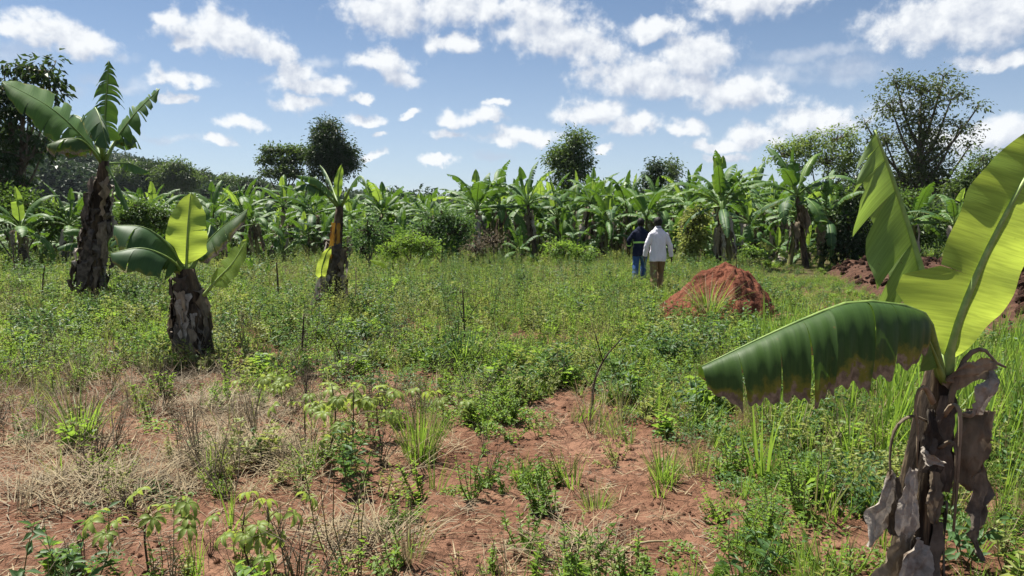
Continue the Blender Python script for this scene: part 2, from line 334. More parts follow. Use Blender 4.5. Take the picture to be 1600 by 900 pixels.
MAT['shrub'] = leafmat('shrub_leaf', (0.030, 0.065, 0.018, 1), (0.070, 0.120, 0.030, 1), (0.14, 0.24, 0.03, 1), 0.3)
MAT['wood_far'] = leafmat('far_wood_leaf', (0.022, 0.045, 0.022, 1), (0.050, 0.080, 0.030, 1), (0.05, 0.09, 0.03, 1), 0.15)

def soilmat():
    m, t, out = newmat('red_soil')
    pos = N(t, 'ShaderNodeNewGeometry').outputs['Position']
    n1 = NOISE(t, pos, 1.1, 5, 0.6); n2 = NOISE(t, pos, 14, 6, 0.68); n3 = NOISE(t, pos, 0.28, 3, 0.5)
    c = MIXC(t, SSTEP(t, n1.outputs[0], 0.3, 0.7), (0.150, 0.074, 0.045, 1), (0.245, 0.135, 0.088, 1))
    c = MIXC(t, SSTEP(t, n2.outputs[0], 0.32, 0.55, 0.55, 0), c, (0.085, 0.042, 0.027, 1))
    c = MIXC(t, SSTEP(t, n2.outputs[0], 0.6, 0.75, 0, 0.4), c, (0.31, 0.185, 0.125, 1))
    ln = VM(t, 'LENGTH', pos)
    c = MIXC(t, M(t, 'MULTIPLY', SSTEP(t, ln, 13, 24), SSTEP(t, n3.outputs[0], 0.2, 0.5, 0.5, 0.9)), c, (0.075, 0.072, 0.030, 1))
    vo = N(t, 'ShaderNodeTexVoronoi'); vo.feature = 'DISTANCE_TO_EDGE'; vo.inputs['Scale'].default_value = 7; t.links.new(VM(t, 'ADD', pos, VM(t, 'MULTIPLY', n2.outputs['Color'], (.25, .25, .25))), vo.inputs['Vector'])
    h = M(t, 'ADD', M(t, 'MULTIPLY', n2.outputs[0], 1.0), M(t, 'MULTIPLY', SSTEP(t, vo.outputs[0], 0.0, 0.06), 0.22))
    n4 = NOISE(t, pos, 60, 4, 0.7); h = M(t, 'ADD', h, M(t, 'MULTIPLY', n4.outputs[0], 0.35))
    p = principled(t, c, 0.95, 0.08, h, 0.9, 0.05); t.links.new(p.outputs[0], out.inputs[0]); return m
MAT['soil'] = soilmat()
MAT['mound'] = roughmat('mound_red_earth', (0.105, 0.036, 0.022, 1), (0.190, 0.074, 0.044, 1), 7, 8, 0.95, 1.0, 0.12, c3=(0.085, 0.030, 0.019, 1), f3=(0.52, 0.66), spec=0.08)
MAT['plough'] = roughmat('ploughed_earth', (0.042, 0.022, 0.016, 1), (0.105, 0.056, 0.038, 1), 5, 8, 0.95, 1.0, 0.12, c3=(0.12, 0.085, 0.055, 1), f3=(0.6, 0.75), spec=0.08)
MAT['clod'] = roughmat('soil_clod', (0.12, 0.058, 0.036, 1), (0.24, 0.13, 0.085, 1), 20, 5, 0.95, 0.8, 0.01, spec=0.08, rnd=0.3)

# ------------------------------------------------------------------ ground
def plough_edge(y):
    """left border of the ploughed plot"""
    return np.interp(np.asarray(y), [8, 10.2, 13.6, 17.4, 22.8, 28], [7.2, 7.3, 7.5, 8.3, 10.0, 13.5]) + 0.5*(fbm(np.asarray(y)*0.6, np.asarray(y)*0+3.3, 21, 3)-0.44)*2
def build_ground():
    rad = [0.0] + list(np.geomspace(0.6, 1.95, 16))+list(np.geomspace(2, 10, 300))+list(np.geomspace(10.1, 2600, 150))
    fr = np.linspace(R(-52), R(52), 420); bk = np.linspace(R(52), R(308), 70)[1:-1]
    ang = np.concatenate([fr, bk]); na = len(ang)
    rr = np.array(rad[1:]); X = rr[:, None]*np.sin(ang)[None]; Y = rr[:, None]*np.cos(ang)[None]
    Z = hz_xy(X, Y) * np.clip(3-rr/40, 0, 1)[:, None]
    vs = np.concatenate([[[0, 0, 0]], np.stack([X, Y, Z], -1).reshape(-1, 3)])
    nr = len(rr); i, j = np.meshgrid(np.arange(nr-1), np.arange(na), indexing='ij'); j2 = (j+1) % na
    q = np.stack([1+i*na+j, 1+(i+1)*na+j, 1+(i+1)*na+j2, 1+i*na+j2], -1).reshape(-1, 4)[:, ::-1]
    faces = q.tolist() + [(0, 1+(k+1) % na, 1+k) for k in range(na)][::1]
    me = bpy.data.meshes.new('ground'); me.from_pydata(vs.tolist(), [], faces); me.materials.append(MAT['soil'])
    me.polygons.foreach_set('use_smooth', [True]*len(faces)); me.update()
    import bmesh
    bm = bmesh.new(); bm.from_mesh(me); bmesh.ops.recalc_face_normals(bm, faces=bm.faces); bm.to_mesh(me); bm.free()
    if me.polygons[len(me.polygons)//2].normal.z < 0: me.flip_normals()
    return tag(link('ground', me), 'red-brown soil ground of the weedy plot', 'ground', kind='structure')
build_ground()
def sheet(name, xs, ys, hfun, mat, label, cat):
    X, Y = np.meshgrid(xs, ys, indexing='ij'); Z = hfun(X, Y)
    nx, ny = X.shape; vs = np.stack([X, Y, Z], -1).reshape(-1, 3).tolist()
    i, j = np.meshgrid(np.arange(nx-1), np.arange(ny-1), indexing='ij')
    fs = np.stack([i*ny+j, (i+1)*ny+j, (i+1)*ny+j+1, i*ny+j+1], -1).reshape(-1, 4).tolist()
    me = bpy.data.meshes.new(name); me.from_pydata(vs, [], fs); me.materials.append(mat)
    me.polygons.foreach_set('use_smooth', [True]*len(fs)); me.update()
    return tag(link(name, me), label, cat, kind='structure')
def plough_h(X, Y):
    e = np.clip((X-plough_edge(Y))/0.7, -1, 1); e2 = np.clip((24.5+1.0*np.sin(X)-Y)/0.8, -1, 1); e3 = np.clip((Y-8.8-0.4*np.sin(X*1.3))/0.7, -1, 1)
    e = np.minimum(np.minimum(e, e2), e3)
    b = 0.22 + 0.30*fbm(X*1.6, Y*1.6, 31, 5)**1.3 + 0.10*fbm(X*6, Y*6, 33, 3)
    return hz_xy(X, Y) + np.where(e > 0, e*b, e*0.25)
sheet('ploughed_soil', np.arange(6.2, 34, 0.11), np.arange(8.2, 28.6, 0.11), plough_h, MAT['plough'], 'dark brown freshly ploughed soil behind the large foreground banana leaves', 'ploughed soil')

def hill_h(X, Y):
    r = np.hypot(X, Y); a = np.arctan2(X, Y)
    px = 800+FPX*np.tan(np.clip(a, -1.2, 1.2))
    top = np.interp(px, [-900, 60, 170, 300, 400, 450, 520, 700, 1100, 1500, 2400], [40, 34, 25, 17, 11, 9.5, 7, 5, 6, 10, 22])
    top = top + 3.0*(fbm(px*0.02, px*0+1, 41, 3)-0.45)
    return -0.6 + (top+0.6)*np.clip((r-150)/230, 0, 1)**0.8
def build_hills():
    ang = np.linspace(R(-62), R(62), 160); rr = np.concatenate([np.linspace(150, 400, 26), [520, 900, 2500]])
    X = rr[:, None]*np.sin(ang)[None]; Y = rr[:, None]*np.cos(ang)[None]; Z = hill_h(X, Y)
    nr, na = X.shape; i, j = np.meshgrid(np.arange(nr-1), np.arange(na-1), indexing='ij')
    fs = np.stack([i*na+j, i*na+j+1, (i+1)*na+j+1, (i+1)*na+j], -1).reshape(-1, 4)[:, ::-1].tolist()
    me = bpy.data.meshes.new('hills'); me.from_pydata(np.stack([X, Y, Z], -1).reshape(-1, 3).tolist(), [], fs)
    me.materials.append(roughmat('hill_green', (0.03, 0.05, 0.02, 1), (0.06, 0.08, 0.035, 1), 0.05, 5, 0.95, 0.2))
    me.update(); return tag(link('hills', me), 'low wooded hill rising beyond the banana grove', 'hill', kind='structure')
build_hills()

# ------------------------------------------------------------------ foliage helpers
def leaf_arrays(P, Dv, Nv, L, W, fold=0.25, droop=0.15):
    """N small leaves: rhombus with a crease; returns verts, tris"""
    Dv = nrm(Dv); S = nrm(np.cross(Dv, Nv)); U = np.cross(S, Dv); L = L[:, None]; W = W[:, None]
    b = P; mid = P + Dv*L*0.42; tip = P + Dv*L - U*L*droop
    r = mid + S*W*0.5 + U*W*fold; l = mid - S*W*0.5 + U*W*fold
    V = np.stack([b, r, tip, l], 1).reshape(-1, 3); n = len(P); k = np.arange(n)[:, None]*4
    F = np.concatenate([k+np.array([[0, 1, 2]]), k+np.array([[0, 2, 3]])])
    return V, F
def rand_dirs(n, g):
    v = g.normal(size=(n, 3)); return nrm(v)
def add_leaves(mb, P, Dv, Nv, L, W, mat=0, fold=0.25, droop=0.15):
    V, F = leaf_arrays(np.asarray(P, float), np.asarray(Dv, float), np.asarray(Nv, float), np.asarray(L, float), np.asarray(W, float), fold, droop)
    mb.add(V.tolist(), F.tolist(), mat)
def weed_proto(g, h, stems, spread, lps, ll, lw, mats, up=0.5, clumped=False):
    mb = MB()
    for s in range(stems):
        a = g.uniform(0, 2*PI); sp = spread*g.uniform(0.2, 1.0); hh = h*g.uniform(0.6, 1.0)
        top = np.array([math.cos(a)*sp, math.sin(a)*sp, hh]); b0 = np.array([math.cos(a), math.sin(a), 0])*spread*0.15*g.uniform(0, 1); b0[2] = -0.03
        pts = spline([b0, b0*0.5+top*0.5+g.normal(size=3)*h*0.05, top], 5)
        mb.tube(pts, [0.004, .0035, .003, .0022, .001], 3, 1, False)
        n = lps; t = np.sort(g.uniform(0.12, 1.0, n)); k = np.clip((t*4).astype(int), 0, 3); u = t*4-k
        P = pts[k]*(1-u[:, None])+pts[k+1]*u[:, None]
        aa = g.uniform(0, 2*PI, n); e = g.uniform(-0.2, 1.0, n)*up + 0.15
        Dv = np.stack([np.cos(aa)*np.cos(e), np.sin(aa)*np.cos(e), np.sin(e)], 1); Nv = np.array([0, 0, 1.0])+g.normal(size=(n, 3))*0.35
        sz = (1.15-0.6*t)*g.uniform(0.7, 1.25, n)
        add_leaves(mb, P, Dv, Nv, ll*sz, lw*sz, 0)
    return mb.mesh('weed', mats)
def blade(mb, b, d0, L, w, bend, g, mat=0, seg=3, az=None):
    """grass blade leaving b in direction d0, bending over"""
    az = g.uniform(0, 2*PI) if az is None else az
    side = np.array([-math.sin(az), math.cos(az), 0]); p = np.array(b, float); d = np.array(d0, float); vs = []; 
    for i in range(seg+1):
        ww = w*(1-(i/seg)**1.6)+0.0004; vs += [p-side*ww/2, p+side*ww/2]
        d = d/np.linalg.norm(d); p = p+d*L/seg; d = d+np.array([math.cos(az)*.25, math.sin(az)*.25, -1.0])*bend/seg
    mb.add(vs, [(2*i, 2*i+1, 2*i+3, 2*i+2) for i in range(seg)], mat)
def tuft_mesh(g, n, L, w, spread, bend, lean, mats, name='tuft', seg=3, mix=0.0):
    mb = MB()
    for i in range(n):
        a = g.uniform(0, 2*PI); r = spread*math.sqrt(g.uniform(0, 1)); ln = lean*g.uniform(0.1, 1.0)
        blade(mb, (math.cos(a)*r, math.sin(a)*r, -0.02), (math.cos(a)*ln, math.sin(a)*ln, 1), L*g.uniform(0.45, 1.0), w*g.uniform(.6, 1.1), bend*g.uniform(.3, 1.3), g, 1 if g.uniform() < mix else 0, seg, a+g.normal()*0.5)
    return mb.mesh(name, mats)
def cover_mesh(g, n, rad, h, ll, lw, mats):
    mb = MB(); a = g.uniform(0, 2*PI, n); r = rad*np.sqrt(g.uniform(0, 1, n)); z = h*g.uniform(0.1, 1, n)*(1-0.6*(r/rad)**2)
    P = np.stack([np.cos(a)*r, np.sin(a)*r, z], 1); aa = g.uniform(0, 2*PI, n); e = g.uniform(-.1, .7, n)
    Dv = np.stack([np.cos(aa)*np.cos(e), np.sin(aa)*np.cos(e), np.sin(e)], 1); s = g.uniform(.6, 1.3, n)
    add_leaves(mb, P, Dv, np.array([0, 0, 1.0])+g.normal(size=(n, 3))*.4, ll*s, lw*s, 0); return mb.mesh('cover', mats)
def straw_mesh(g, n, L, rad, h, mats, flat=0.25):
    mb = MB()
    for i in range(n):
        a = g.uniform(0, 2*PI); r = rad*math.sqrt(g.uniform()); e = abs(g.normal())*flat; az = g.uniform(0, 2*PI)
        blade(mb, (math.cos(a)*r, math.sin(a)*r, g.uniform(0, h)), (math.cos(az)*math.cos(e), math.sin(az)*math.cos(e), math.sin(e)+.1), L*g.uniform(.4, 1), 0.006*g.uniform(.5, 1.2), 0.35*g.uniform(0, 1.2), g, 0, 3, az)
    return mb.mesh('straw', mats)
def twiggy_mesh(g, n, h, mats):
    mb = MB()
    for i in range(n):
        a = g.uniform(0, 2*PI); l = g.uniform(.1, .45); p0 = np.array([0, 0, -.02]); p2 = np.array([math.cos(a)*l*h, math.sin(a)*l*h, h*g.uniform(.6, 1)])
        pts = spline([p0, (p0+p2)/2+g.normal(size=3)*.06*h, p2], 4); mb.tube(pts, [.004, .003, .002, .001], 3, 0, False)
        for k in range(3):
            u = g.uniform(.3, .95); q = p0*(1-u)+p2*u; e = q+g.normal(size=3)*.15*h; e[2] = q[2]+abs(g.normal())*.1*h
            mb.tube([q, e], [.002, .0008], 3, 0, False)
    return mb.mesh('twigs', mats)

def scatter(name, protos, P, rot, scl, idx, label, cat):
    """one piece of uncountable cover: points carrying turn, size and kind"""
    c = bpy.data.collections.new(name+'_kinds')
    for i, me in enumerate(protos):
        o = bpy.data.objects.new('%s_kind_%02d' % (name, i), me); c.objects.link(o)
    me = bpy.data.meshes.new(name); n = len(P); me.vertices.add(n); me.vertices.foreach_set('co', np.asarray(P, np.float32).ravel())
    a = me.attributes.new('turn', 'FLOAT_VECTOR', 'POINT'); a.data.foreach_set('vector', np.asarray(rot, np.float32).ravel())
    a = me.attributes.new('size', 'FLOAT', 'POINT'); a.data.foreach_set('value', np.asarray(scl, np.float32))
    a = me.attributes.new('kind_index', 'INT', 'POINT'); a.data.foreach_set('value', np.asarray(idx, np.int32))
    for p in protos[:1]:
        for m in p.materials: me.materials.append(m)
    o = link(name, me); t = bpy.data.node_groups.new(name, 'GeometryNodeTree')
    t.interface.new_socket('Geometry', in_out='INPUT', socket_type='NodeSocketGeometry'); t.interface.new_socket('Geometry', in_out='OUTPUT', socket_type='NodeSocketGeometry')
    gi = N(t, 'NodeGroupInput'); go = N(t, 'NodeGroupOutput'); ip = N(t, 'GeometryNodeInstanceOnPoints'); ci = N(t, 'GeometryNodeCollectionInfo')
    ci.inputs['Collection'].default_value = c; ci.inputs['Separate Children'].default_value = True; ci.inputs['Reset Children'].default_value = True
    def attr(nm, ty): a = N(t, 'GeometryNodeInputNamedAttribute', data_type=ty); a.inputs['Name'].default_value = nm; return a.outputs[0]
    t.links.new(gi.outputs[0], ip.inputs['Points']); t.links.new(ci.outputs[0], ip.inputs['Instance']); ip.inputs['Pick Instance'].default_value = True
    t.links.new(attr('kind_index', 'INT'), ip.inputs['Instance Index']); t.links.new(attr('turn', 'FLOAT_VECTOR'), ip.inputs['Rotation']); t.links.new(attr('size', 'FLOAT'), ip.inputs['Scale'])
    t.links.new(ip.outputs[0], go.inputs[0])
    md = o.modifiers.new('scatter', 'NODES'); md.node_group = t
    return tag(o, label, cat, kind='stuff')

# ------------------------------------------------------------------ ground cover layout (areas of the field)
BARE = [(850, 705, 170, 48), (1010, 800, 190, 85), (800, 830, 150, 60), (640, 745, 110, 26), (240, 690, 95, 36), (60, 830, 130, 70), (470, 830, 140, 52), (1080, 885, 150, 40),
        (1290, 830, 60, 30), (885, 640, 70, 15), (200, 830, 90, 40), (330, 655, 80, 22), (660, 870, 120, 40), (1160, 850, 60, 50), (250, 592, 130, 9), (1240, 406, 90, 7), (560, 790, 60, 30)]
DRY = [(370, 700, 130, 60), (150, 750, 150, 60), (260, 600, 220, 22), (60, 680, 120, 60), (560, 850, 90, 40), (450, 645, 90, 50), (215, 440, 60, 20), (450, 440, 70, 22), (850, 430, 60, 40), (60, 600, 120, 40)]
LUSH = [(130, 525, 220, 42), (1150, 640, 170, 110), (1210, 760, 130, 90), (1130, 540, 140, 50), (620, 410, 90, 30), (760, 640, 70, 26), (1250, 470, 130, 30), (1000, 470, 160, 40)]
def field(px, py, lst):
    f = np.zeros_like(px)
    for (a, b, c, d) in lst: f = np.maximum(f, np.exp(-(((px-a)/c)**2+((py-b)/d)**2)))
    return f
def candidates(g, bands, half=0.84):
    out = []
    for (d0, d1, dens) in bands:
        n = int(half*(d1*d1-d0*d0)*dens); d = np.sqrt(g.uniform(d0*d0, d1*d1, n)); out.append(np.stack([d*g.uniform(-half, half, n), d], 1))
    return np.concatenate(out)
PLANTS_CLEAR = []   # (x, y, r) kept free of cover
def place(g, bands, prob, smin, smax, nk, tilt=0.15, grow=True):
    C = candidates(g, bands); x, y = C[:, 0], C[:, 1]
    wx = x+(fbm(x*1.7, y*1.7, 51, 3)-.44)*0.9; wy = y+(fbm(x*1.7, y*1.7, 57, 3)-.44)*0.9
    px, py = to_px(wx, np.maximum(wy, 1.5)); pr = prob(px, py, x, y)
    pr = np.where((x > plough_edge(y)+0.15) & (y > 9) & (y < 27), pr*0.02, pr)
    for (cx, cy_, r) in PLANTS_CLEAR: pr = np.where(np.hypot(x-cx, y-cy_) < r, 0, pr)
    k = g.uniform(size=len(x)) < pr; x, y = x[k], y[k]; n = len(x)
    s = g.uniform(smin, smax, n); kf = np.clip((fbm(x*.8+31*nk, y*.8, 97, 3)-.22)/.42+g.normal(size=n)*.16, 0, .999)
    s = s*np.where((x > plough_edge(y)-2.2) & (y > 9) & (y < 27), .45, 1.0)
    if grow: s = s*np.interp(y, [3, 10, 20, 45], [0.85, 1.0, 1.2, 1.6])
    rot = np.stack([g.normal(size=n)*tilt, g.normal(size=n)*tilt, g.uniform(0, 2*PI, n)], 1)
    return np.stack([x, y, hz_xy(x, y)], 1), rot, s, (kf*nk).astype(int)
g0 = np.random.default_rng(11)
NEARD = lambda py: np.clip((py-560)/60, 0, 1)           # 1 in the foreground
def p_green(px, py, x, y):
    b = field(px, py, BARE); l = field(px, py, LUSH); dr = field(px, py, DRY); near = NEARD(py)
    left = np.clip((800-px)/250, 0, 1)
    base = 0.9*(1-near) + near*(0.60-0.26*left)
    f = base*(1-0.75*dr)+0.6*l
    f = f*np.clip(1-1.35*b, 0.02, 1)*np.clip((fbm(x*1.1, y*1.1, 61, 3)-.22)*3.4, .12, 1.3)
    f = np.where(y > 33, f*0.45, f); return np.clip(f, 0, 1)
def p_low(px, py, x, y):
    b = field(px, py, BARE); l = field(px, py, LUSH); f = (0.25+1.0*l)*np.clip(1-1.3*b, 0.015, 1)
    left = np.clip((800-px)/250, 0, 1)*NEARD(py); return np.clip(f*(1-0.6*left), 0, 1)
def p_tall(px, py, x, y):
    f = np.exp(-(((px-760)/330)**2+((py-450)/95)**2)) + 0.25*np.exp(-(((px-300)/350)**2+((py-430)/45)**2)); f = f*(0.3+1.3*(fbm(x*.7, y*.7, 71, 3) > .45)); return np.clip(f*np.clip(1-1.5*field(px, py, BARE), 0, 1)*np.where(px > 1000, .35, 1), 0, 1)
def p_grass(px, py, x, y):
    b = field(px, py, BARE); r = np.clip((px-600)/500, 0.25, 1); f = r*(0.4+0.9*fbm(x*.8, y*.8, 81, 3))*np.clip(1-1.25*b, 0.03, 1); return np.clip(np.where(y > 33, f*.4, f)*(1-.6*NEARD(py)*np.clip((900-px)/300, 0, 1)), 0, 1)
def p_tallgrass(px, py, x, y):
    f = np.clip((x-0.30*y-0.1)/0.5, 0, 1)*np.exp(-((y-6.6)/2.6)**2) ; f = np.where((y < 4.4) & (x < 2.9), f*0.25, f); return np.clip(f*1.2, 0, 1)
def p_straw(px, py, x, y):
    d = field(px, py, DRY); b = field(px, py, BARE); near = NEARD(py); f = d*0.75+0.08*near*(1-b)+0.05; return np.clip(np.where(px > 1000, f*.25, f), 0, 1)
def p_litter(px, py, x, y): return np.clip(0.25+0.5*field(px, py, DRY)+0.35*field(px, py, BARE), 0, 1)
def p_dryweed(px, py, x, y):
    left = np.clip((850-px)/250, 0.15, 1); return np.clip(left*(0.35+0.5*field(px, py, DRY))*np.clip(1-.8*field(px, py, BARE), .08, 1)*np.clip((py-380)/60, 0, 1), 0, 1)

# ------------------------------------------------------------------ banana plants
def leaf_shape(t):
    return np.minimum(1, (np.clip(t, 0, 1)/0.16)**0.75)*(1-np.clip((t-0.38)/0.62, 0, 1)**2.3)**0.75
def banana_leaf(name, mid, blade0, width, halves, g, mats, parent, tears=6, nt=28, nu=4, fwd=0.28, gap=0.10, rib=0.012, ripple=0.012, rag=0.08, tear_list=None, sep_rib=False, droopvar=0.25, shape=leaf_shape, dpow=1.0):
    """mid: midrib points from the stem to the tip (local); blade from fraction blade0; halves: two callables (t, T) -> start, end direction"""
    n = 60; C = spline(mid, n); seg = np.linalg.norm(np.diff(C, axis=0), axis=1); L = seg.sum()
    Tn = nrm(np.gradient(C, axis=0))
    def Pt(s):
        k = min(max(s, 0), 1)*(n-1); i = min(int(k), n-2); u = k-i; return C[i]*(1-u)+C[i+1]*u, nrm(Tn[i]*(1-u)+Tn[i+1]*u)
    mb = MB(); bl = L*(1-blade0)
    rb = mb if not sep_rib else MB()
    rp = [Pt(s) for s in np.linspace(0, 1, 14)]
    dn = [np.array(h[0]) for h in [halves[0](0.5, rp[7][1])]]
    rb.tube([p for p, _ in rp], [rib*(1.55 if s < blade0 else 1.0)*(1-0.85*s) + 0.0008 for s in np.linspace(0, 1, 14)], 6, 1 if not sep_rib else 0, True)
    for hi, half in enumerate(halves):
        if half is None: continue
        if tear_list is not None: ts = sorted([0.0, 1.0]+list(tear_list[hi]))
        else: ts = sorted([0.0, 1.0]+list(g.uniform(0.08, 0.95, tears)))
        for a, b in zip(ts[:-1], ts[1:]):
            if b-a < 0.012: continue
            ns = max(2, int(round((b-a)*nt))); tcn = (a+b)/2; dv = abs(g.normal())*droopvar; wv = 1-g.uniform(0, rag); tw = g.normal()*0.10
            vs = []; uv = []; ph = g.uniform(0, 6)
            for i in range(ns+1):
                t = a+(b-a)*i/ns; P, T = Pt(blade0+(1-blade0)*t); w = width*float((shape[hi] if isinstance(shape, list) else shape)(t))*wv
                d0, d1 = half(t, T); d0 = np.array(d0, float); d1 = np.array(d1, float)
                pos = P.copy(); k = (i/ns-0.5)*2
                for j in range(nu+1):
                    u = j/nu
                    if j:
                        um = ((j-0.5)/nu)**dpow; d = nrm(d0*(1-um)+d1*um + np.array([0, 0, -dv*um])); pos = pos + d*w/nu
                    sh = (tcn-t)*gap*u*u*bl*min(1.0, 0.25/(b-a)*0.6)
                    nn = nrm(np.cross(T, d0)); q = pos + T*(fwd*w*u*(1-0.5*t) + sh) + nn*(ripple*u*math.sin(t*bl*28+ph) + tw*k*u*w*0.6)
                    vs.append(q); uv.append((u*(1.0 if j < nu else 1+g.uniform(-.03, .03)), t*bl+hi*3.3))
            fs = [(i*(nu+1)+j, (i+1)*(nu+1)+j, (i+1)*(nu+1)+j+1, i*(nu+1)+j+1) for i in range(ns) for j in range(nu)]
            if hi: fs = [f[::-1] for f in fs]
            mb.add(vs, fs, 0, uv)
    o = mb.build(name, mats if not sep_rib else mats[:1], parent)
    if sep_rib: rb.build('midrib', mats[1:], o)
    return o
def ribbon(mb, pts, widths, side, g, crumple=0.02, nt=14, nu=5, curl=0.4, mat=0, ragged=0.15, freq=9.0, pleat=0.004):
    """a withered blade hanging along pts"""
    C = spline(pts, nt+1); T = nrm(np.gradient(C, axis=0)); W = np.interp(np.linspace(0, 1, nt+1), np.linspace(0, 1, len(widths)), widths)
    side = np.array(side, float); vs = []; uv = []; o1 = g.uniform(0, 100)
    for i in range(nt+1):
        s = nrm(side-T[i]*np.dot(side, T[i])); nn = np.cross(T[i], s); rg = 1+g.uniform(-ragged, ragged); rg2 = 1+g.uniform(-ragged, ragged)
        for j in range(nu+1):
            u = j/nu-0.5; x = u*W[i]*(rg if u > 0 else rg2); p = C[i]+s*x+nn*(abs(u)**1.5*curl*W[i]+pleat*math.sin(u*19+o1+i*.35))
            q = mnoise.noise_vector(Vector((p[0]*freq+o1, p[1]*freq, p[2]*freq))); q2 = mnoise.noise_vector(Vector((p[0]*freq*3+o1, p[1]*freq*3, p[2]*freq*3))); p = p+np.array(q)*crumple*(0.5+abs(u)*2.2)+np.array(q2)*crumple*.45
            vs.append(p); uv.append((abs(u)*2, i/nt))
    mb.add(vs, [(i*(nu+1)+j, (i+1)*(nu+1)+j, (i+1)*(nu+1)+j+1, i*(nu+1)+j+1) for i in range(nt) for j in range(nu)], mat, uv)
def pseudostem(name, pts, r0, r1, parent, mat, g, n=14, k=14, rough=0.12):
    mb = MB(); C = spline(pts, k); vs = []; uv = []
    for i, p in enumerate(C):
        t = i/(k-1); r = r0*(1-t)+r1*t
        for j in range(n):
            a = 2*PI*j/n; q = r*(1+rough*(mnoise.noise(Vector((math.cos(a)*1.7+p[0]*3, math.sin(a)*1.7, p[2]*2.2+r0*50)))) + rough*0.5*max(0, math.sin(3*a+t*9)))
            vs.append((p[0]+math.cos(a)*q, p[1]+math.sin(a)*q, p[2])); uv.append((j/n, t))
    fs = [(i*n+j, i*n+(j+1) % n, (i+1)*n+(j+1) % n, (i+1)*n+j) for i in range(k-1) for j in range(n)]+[tuple((k-1)*n+j for j in range(n))]
    mb.add(vs, fs, 0, uv); return mb.build(name, mat, parent)
def skirt(parent, axis, r, zs, n, g, mats, lmin=0.3, lmax=0.7, wmin=.08, wmax=.18, flare=0.12, crumple=.03, name='dead_leaf'):
    """withered leaves hanging down round a stem; axis: callable z -> (x, y)"""
    for i in range(n):
        z = g.uniform(*zs); a = g.uniform(0, 2*PI); L = min(g.uniform(lmin, lmax), z+0.02); w = g.uniform(wmin, wmax); ca, sa = math.cos(a), math.sin(a); x0, y0 = axis(z); x1, y1 = axis(max(z-L, 0)); f = flare*g.uniform(.3, 1.4)
        rr = r(z); r2 = r(max(z-L, 0))
        p = [(x0+ca*rr*.95, y0+sa*rr*.95, z), (x0+ca*(rr+f*.8), y0+sa*(rr+f*.8), z+0.02*g.uniform(-1, 1.5)), (x0*.5+x1*.5+ca*(rr+f), y0*.5+y1*.5+sa*(rr+f), z-L*.5), (x1+ca*(r2+f*.75), y1+sa*(r2+f*.75), z-L)]
        mb = MB(); ribbon(mb, p, [w*.35, w*.8, w, w*.75, w*.3], (-sa, ca, g.normal()*.15), g, crumple, 12, 4, 0.5*g.uniform(-1, 1), ragged=.22)
        mb.build(name, mats[int(g.integers(0, len(mats)))], parent)
def frame_half(sgn, phi0, phi1):
    """a half blade that starts at phi0 above level and droops to phi1 (degrees)"""
    c0, s0, c1, s1 = math.cos(R(phi0)), math.sin(R(phi0)), math.cos(R(phi1)), math.sin(R(phi1))
    def f(t, T):
        S = np.cross(T, np.array([0, 0, 1.0])); l = np.linalg.norm(S)
        S = S/l if l > .12 else np.array([1.0, 0, 0]); U = np.cross(S, T)
        return sgn*S*c0+U*s0, sgn*S*c1+U*s1
    return f
def vec_half(a0, a1): return lambda t, T: (a0, a1)
BM = lambda k: [MAT[k], MAT['rib'] if k in ('banana_young', 'banana_pale') else MAT['rib_dark']]
def arc_leaf(parent, g, base, az, e0, bend, L, W, mat, tears=7, phi=(18, -40), **kw):
    p = np.array(base, float); pts = [p.copy()]; e = R(e0)
    for i in range(5):
        p = p+np.array([math.cos(az)*math.cos(e), math.sin(az)*math.cos(e), math.sin(e)])*L/5; pts.append(p.copy()); e -= R(bend)/5*(0.4+0.3*i)
    return banana_leaf('leaf', pts, 0.17, W, [frame_half(1, *phi), frame_half(-1, *phi)], g, BM(mat), parent, tears=tears, nt=20, nu=3, rib=0.022, **kw)
def grove_proto(seed, H, nleaf, ndead, L=2.0, lean=0.15, young=True):
    g = np.random.default_rng(seed); root = empty('banana_plant', (0, 0, 0)); la = g.uniform(0, 2*PI)
    top = np.array([math.cos(la)*lean, math.sin(la)*lean, H]); pseudostem('pseudostem', [(0, 0, -.1), top*0.5+np.array([0, 0, 0]), top], .125, .062, root, MAT['stem'] if seed % 3 else MAT['stem_dark'], g, 10, 8)
    a = g.uniform(0, 2*PI)
    for i in range(nleaf):
        q = i/(nleaf-1); a += 2.4+g.normal()*.25
        if i == 0 and young: arc_leaf(root, g, top, a, 86, 8, L*.78, .20*L/2, 'banana_fresh' if seed % 2 else 'banana', 1, (35, 10)); continue
        e0 = 82-88*q**0.95+g.normal()*8; bend = 35+80*g.uniform()+40*q
        m = 'banana' if g.uniform() < .68 else ('banana_dark' if g.uniform() < .85 else 'banana_fresh')
        arc_leaf(root, g, top, a, e0, bend, L*g.uniform(.78, 1.08), .28*g.uniform(.85, 1.15), m, int(g.integers(6, 16)), (g.uniform(0, 25), -g.uniform(30, 85)), gap=.3, rag=.2)
    ax = lambda z: (top[0]*z/H, top[1]*z/H)
    skirt(root, ax, lambda z: .12-.05*z/H, (H*.55, H*.98), ndead, g, [MAT['dead'], MAT['dead'], MAT['dead_dark'], MAT['dead_grey']], .6, 1.5, .14, .32, .2, .07)
    return root
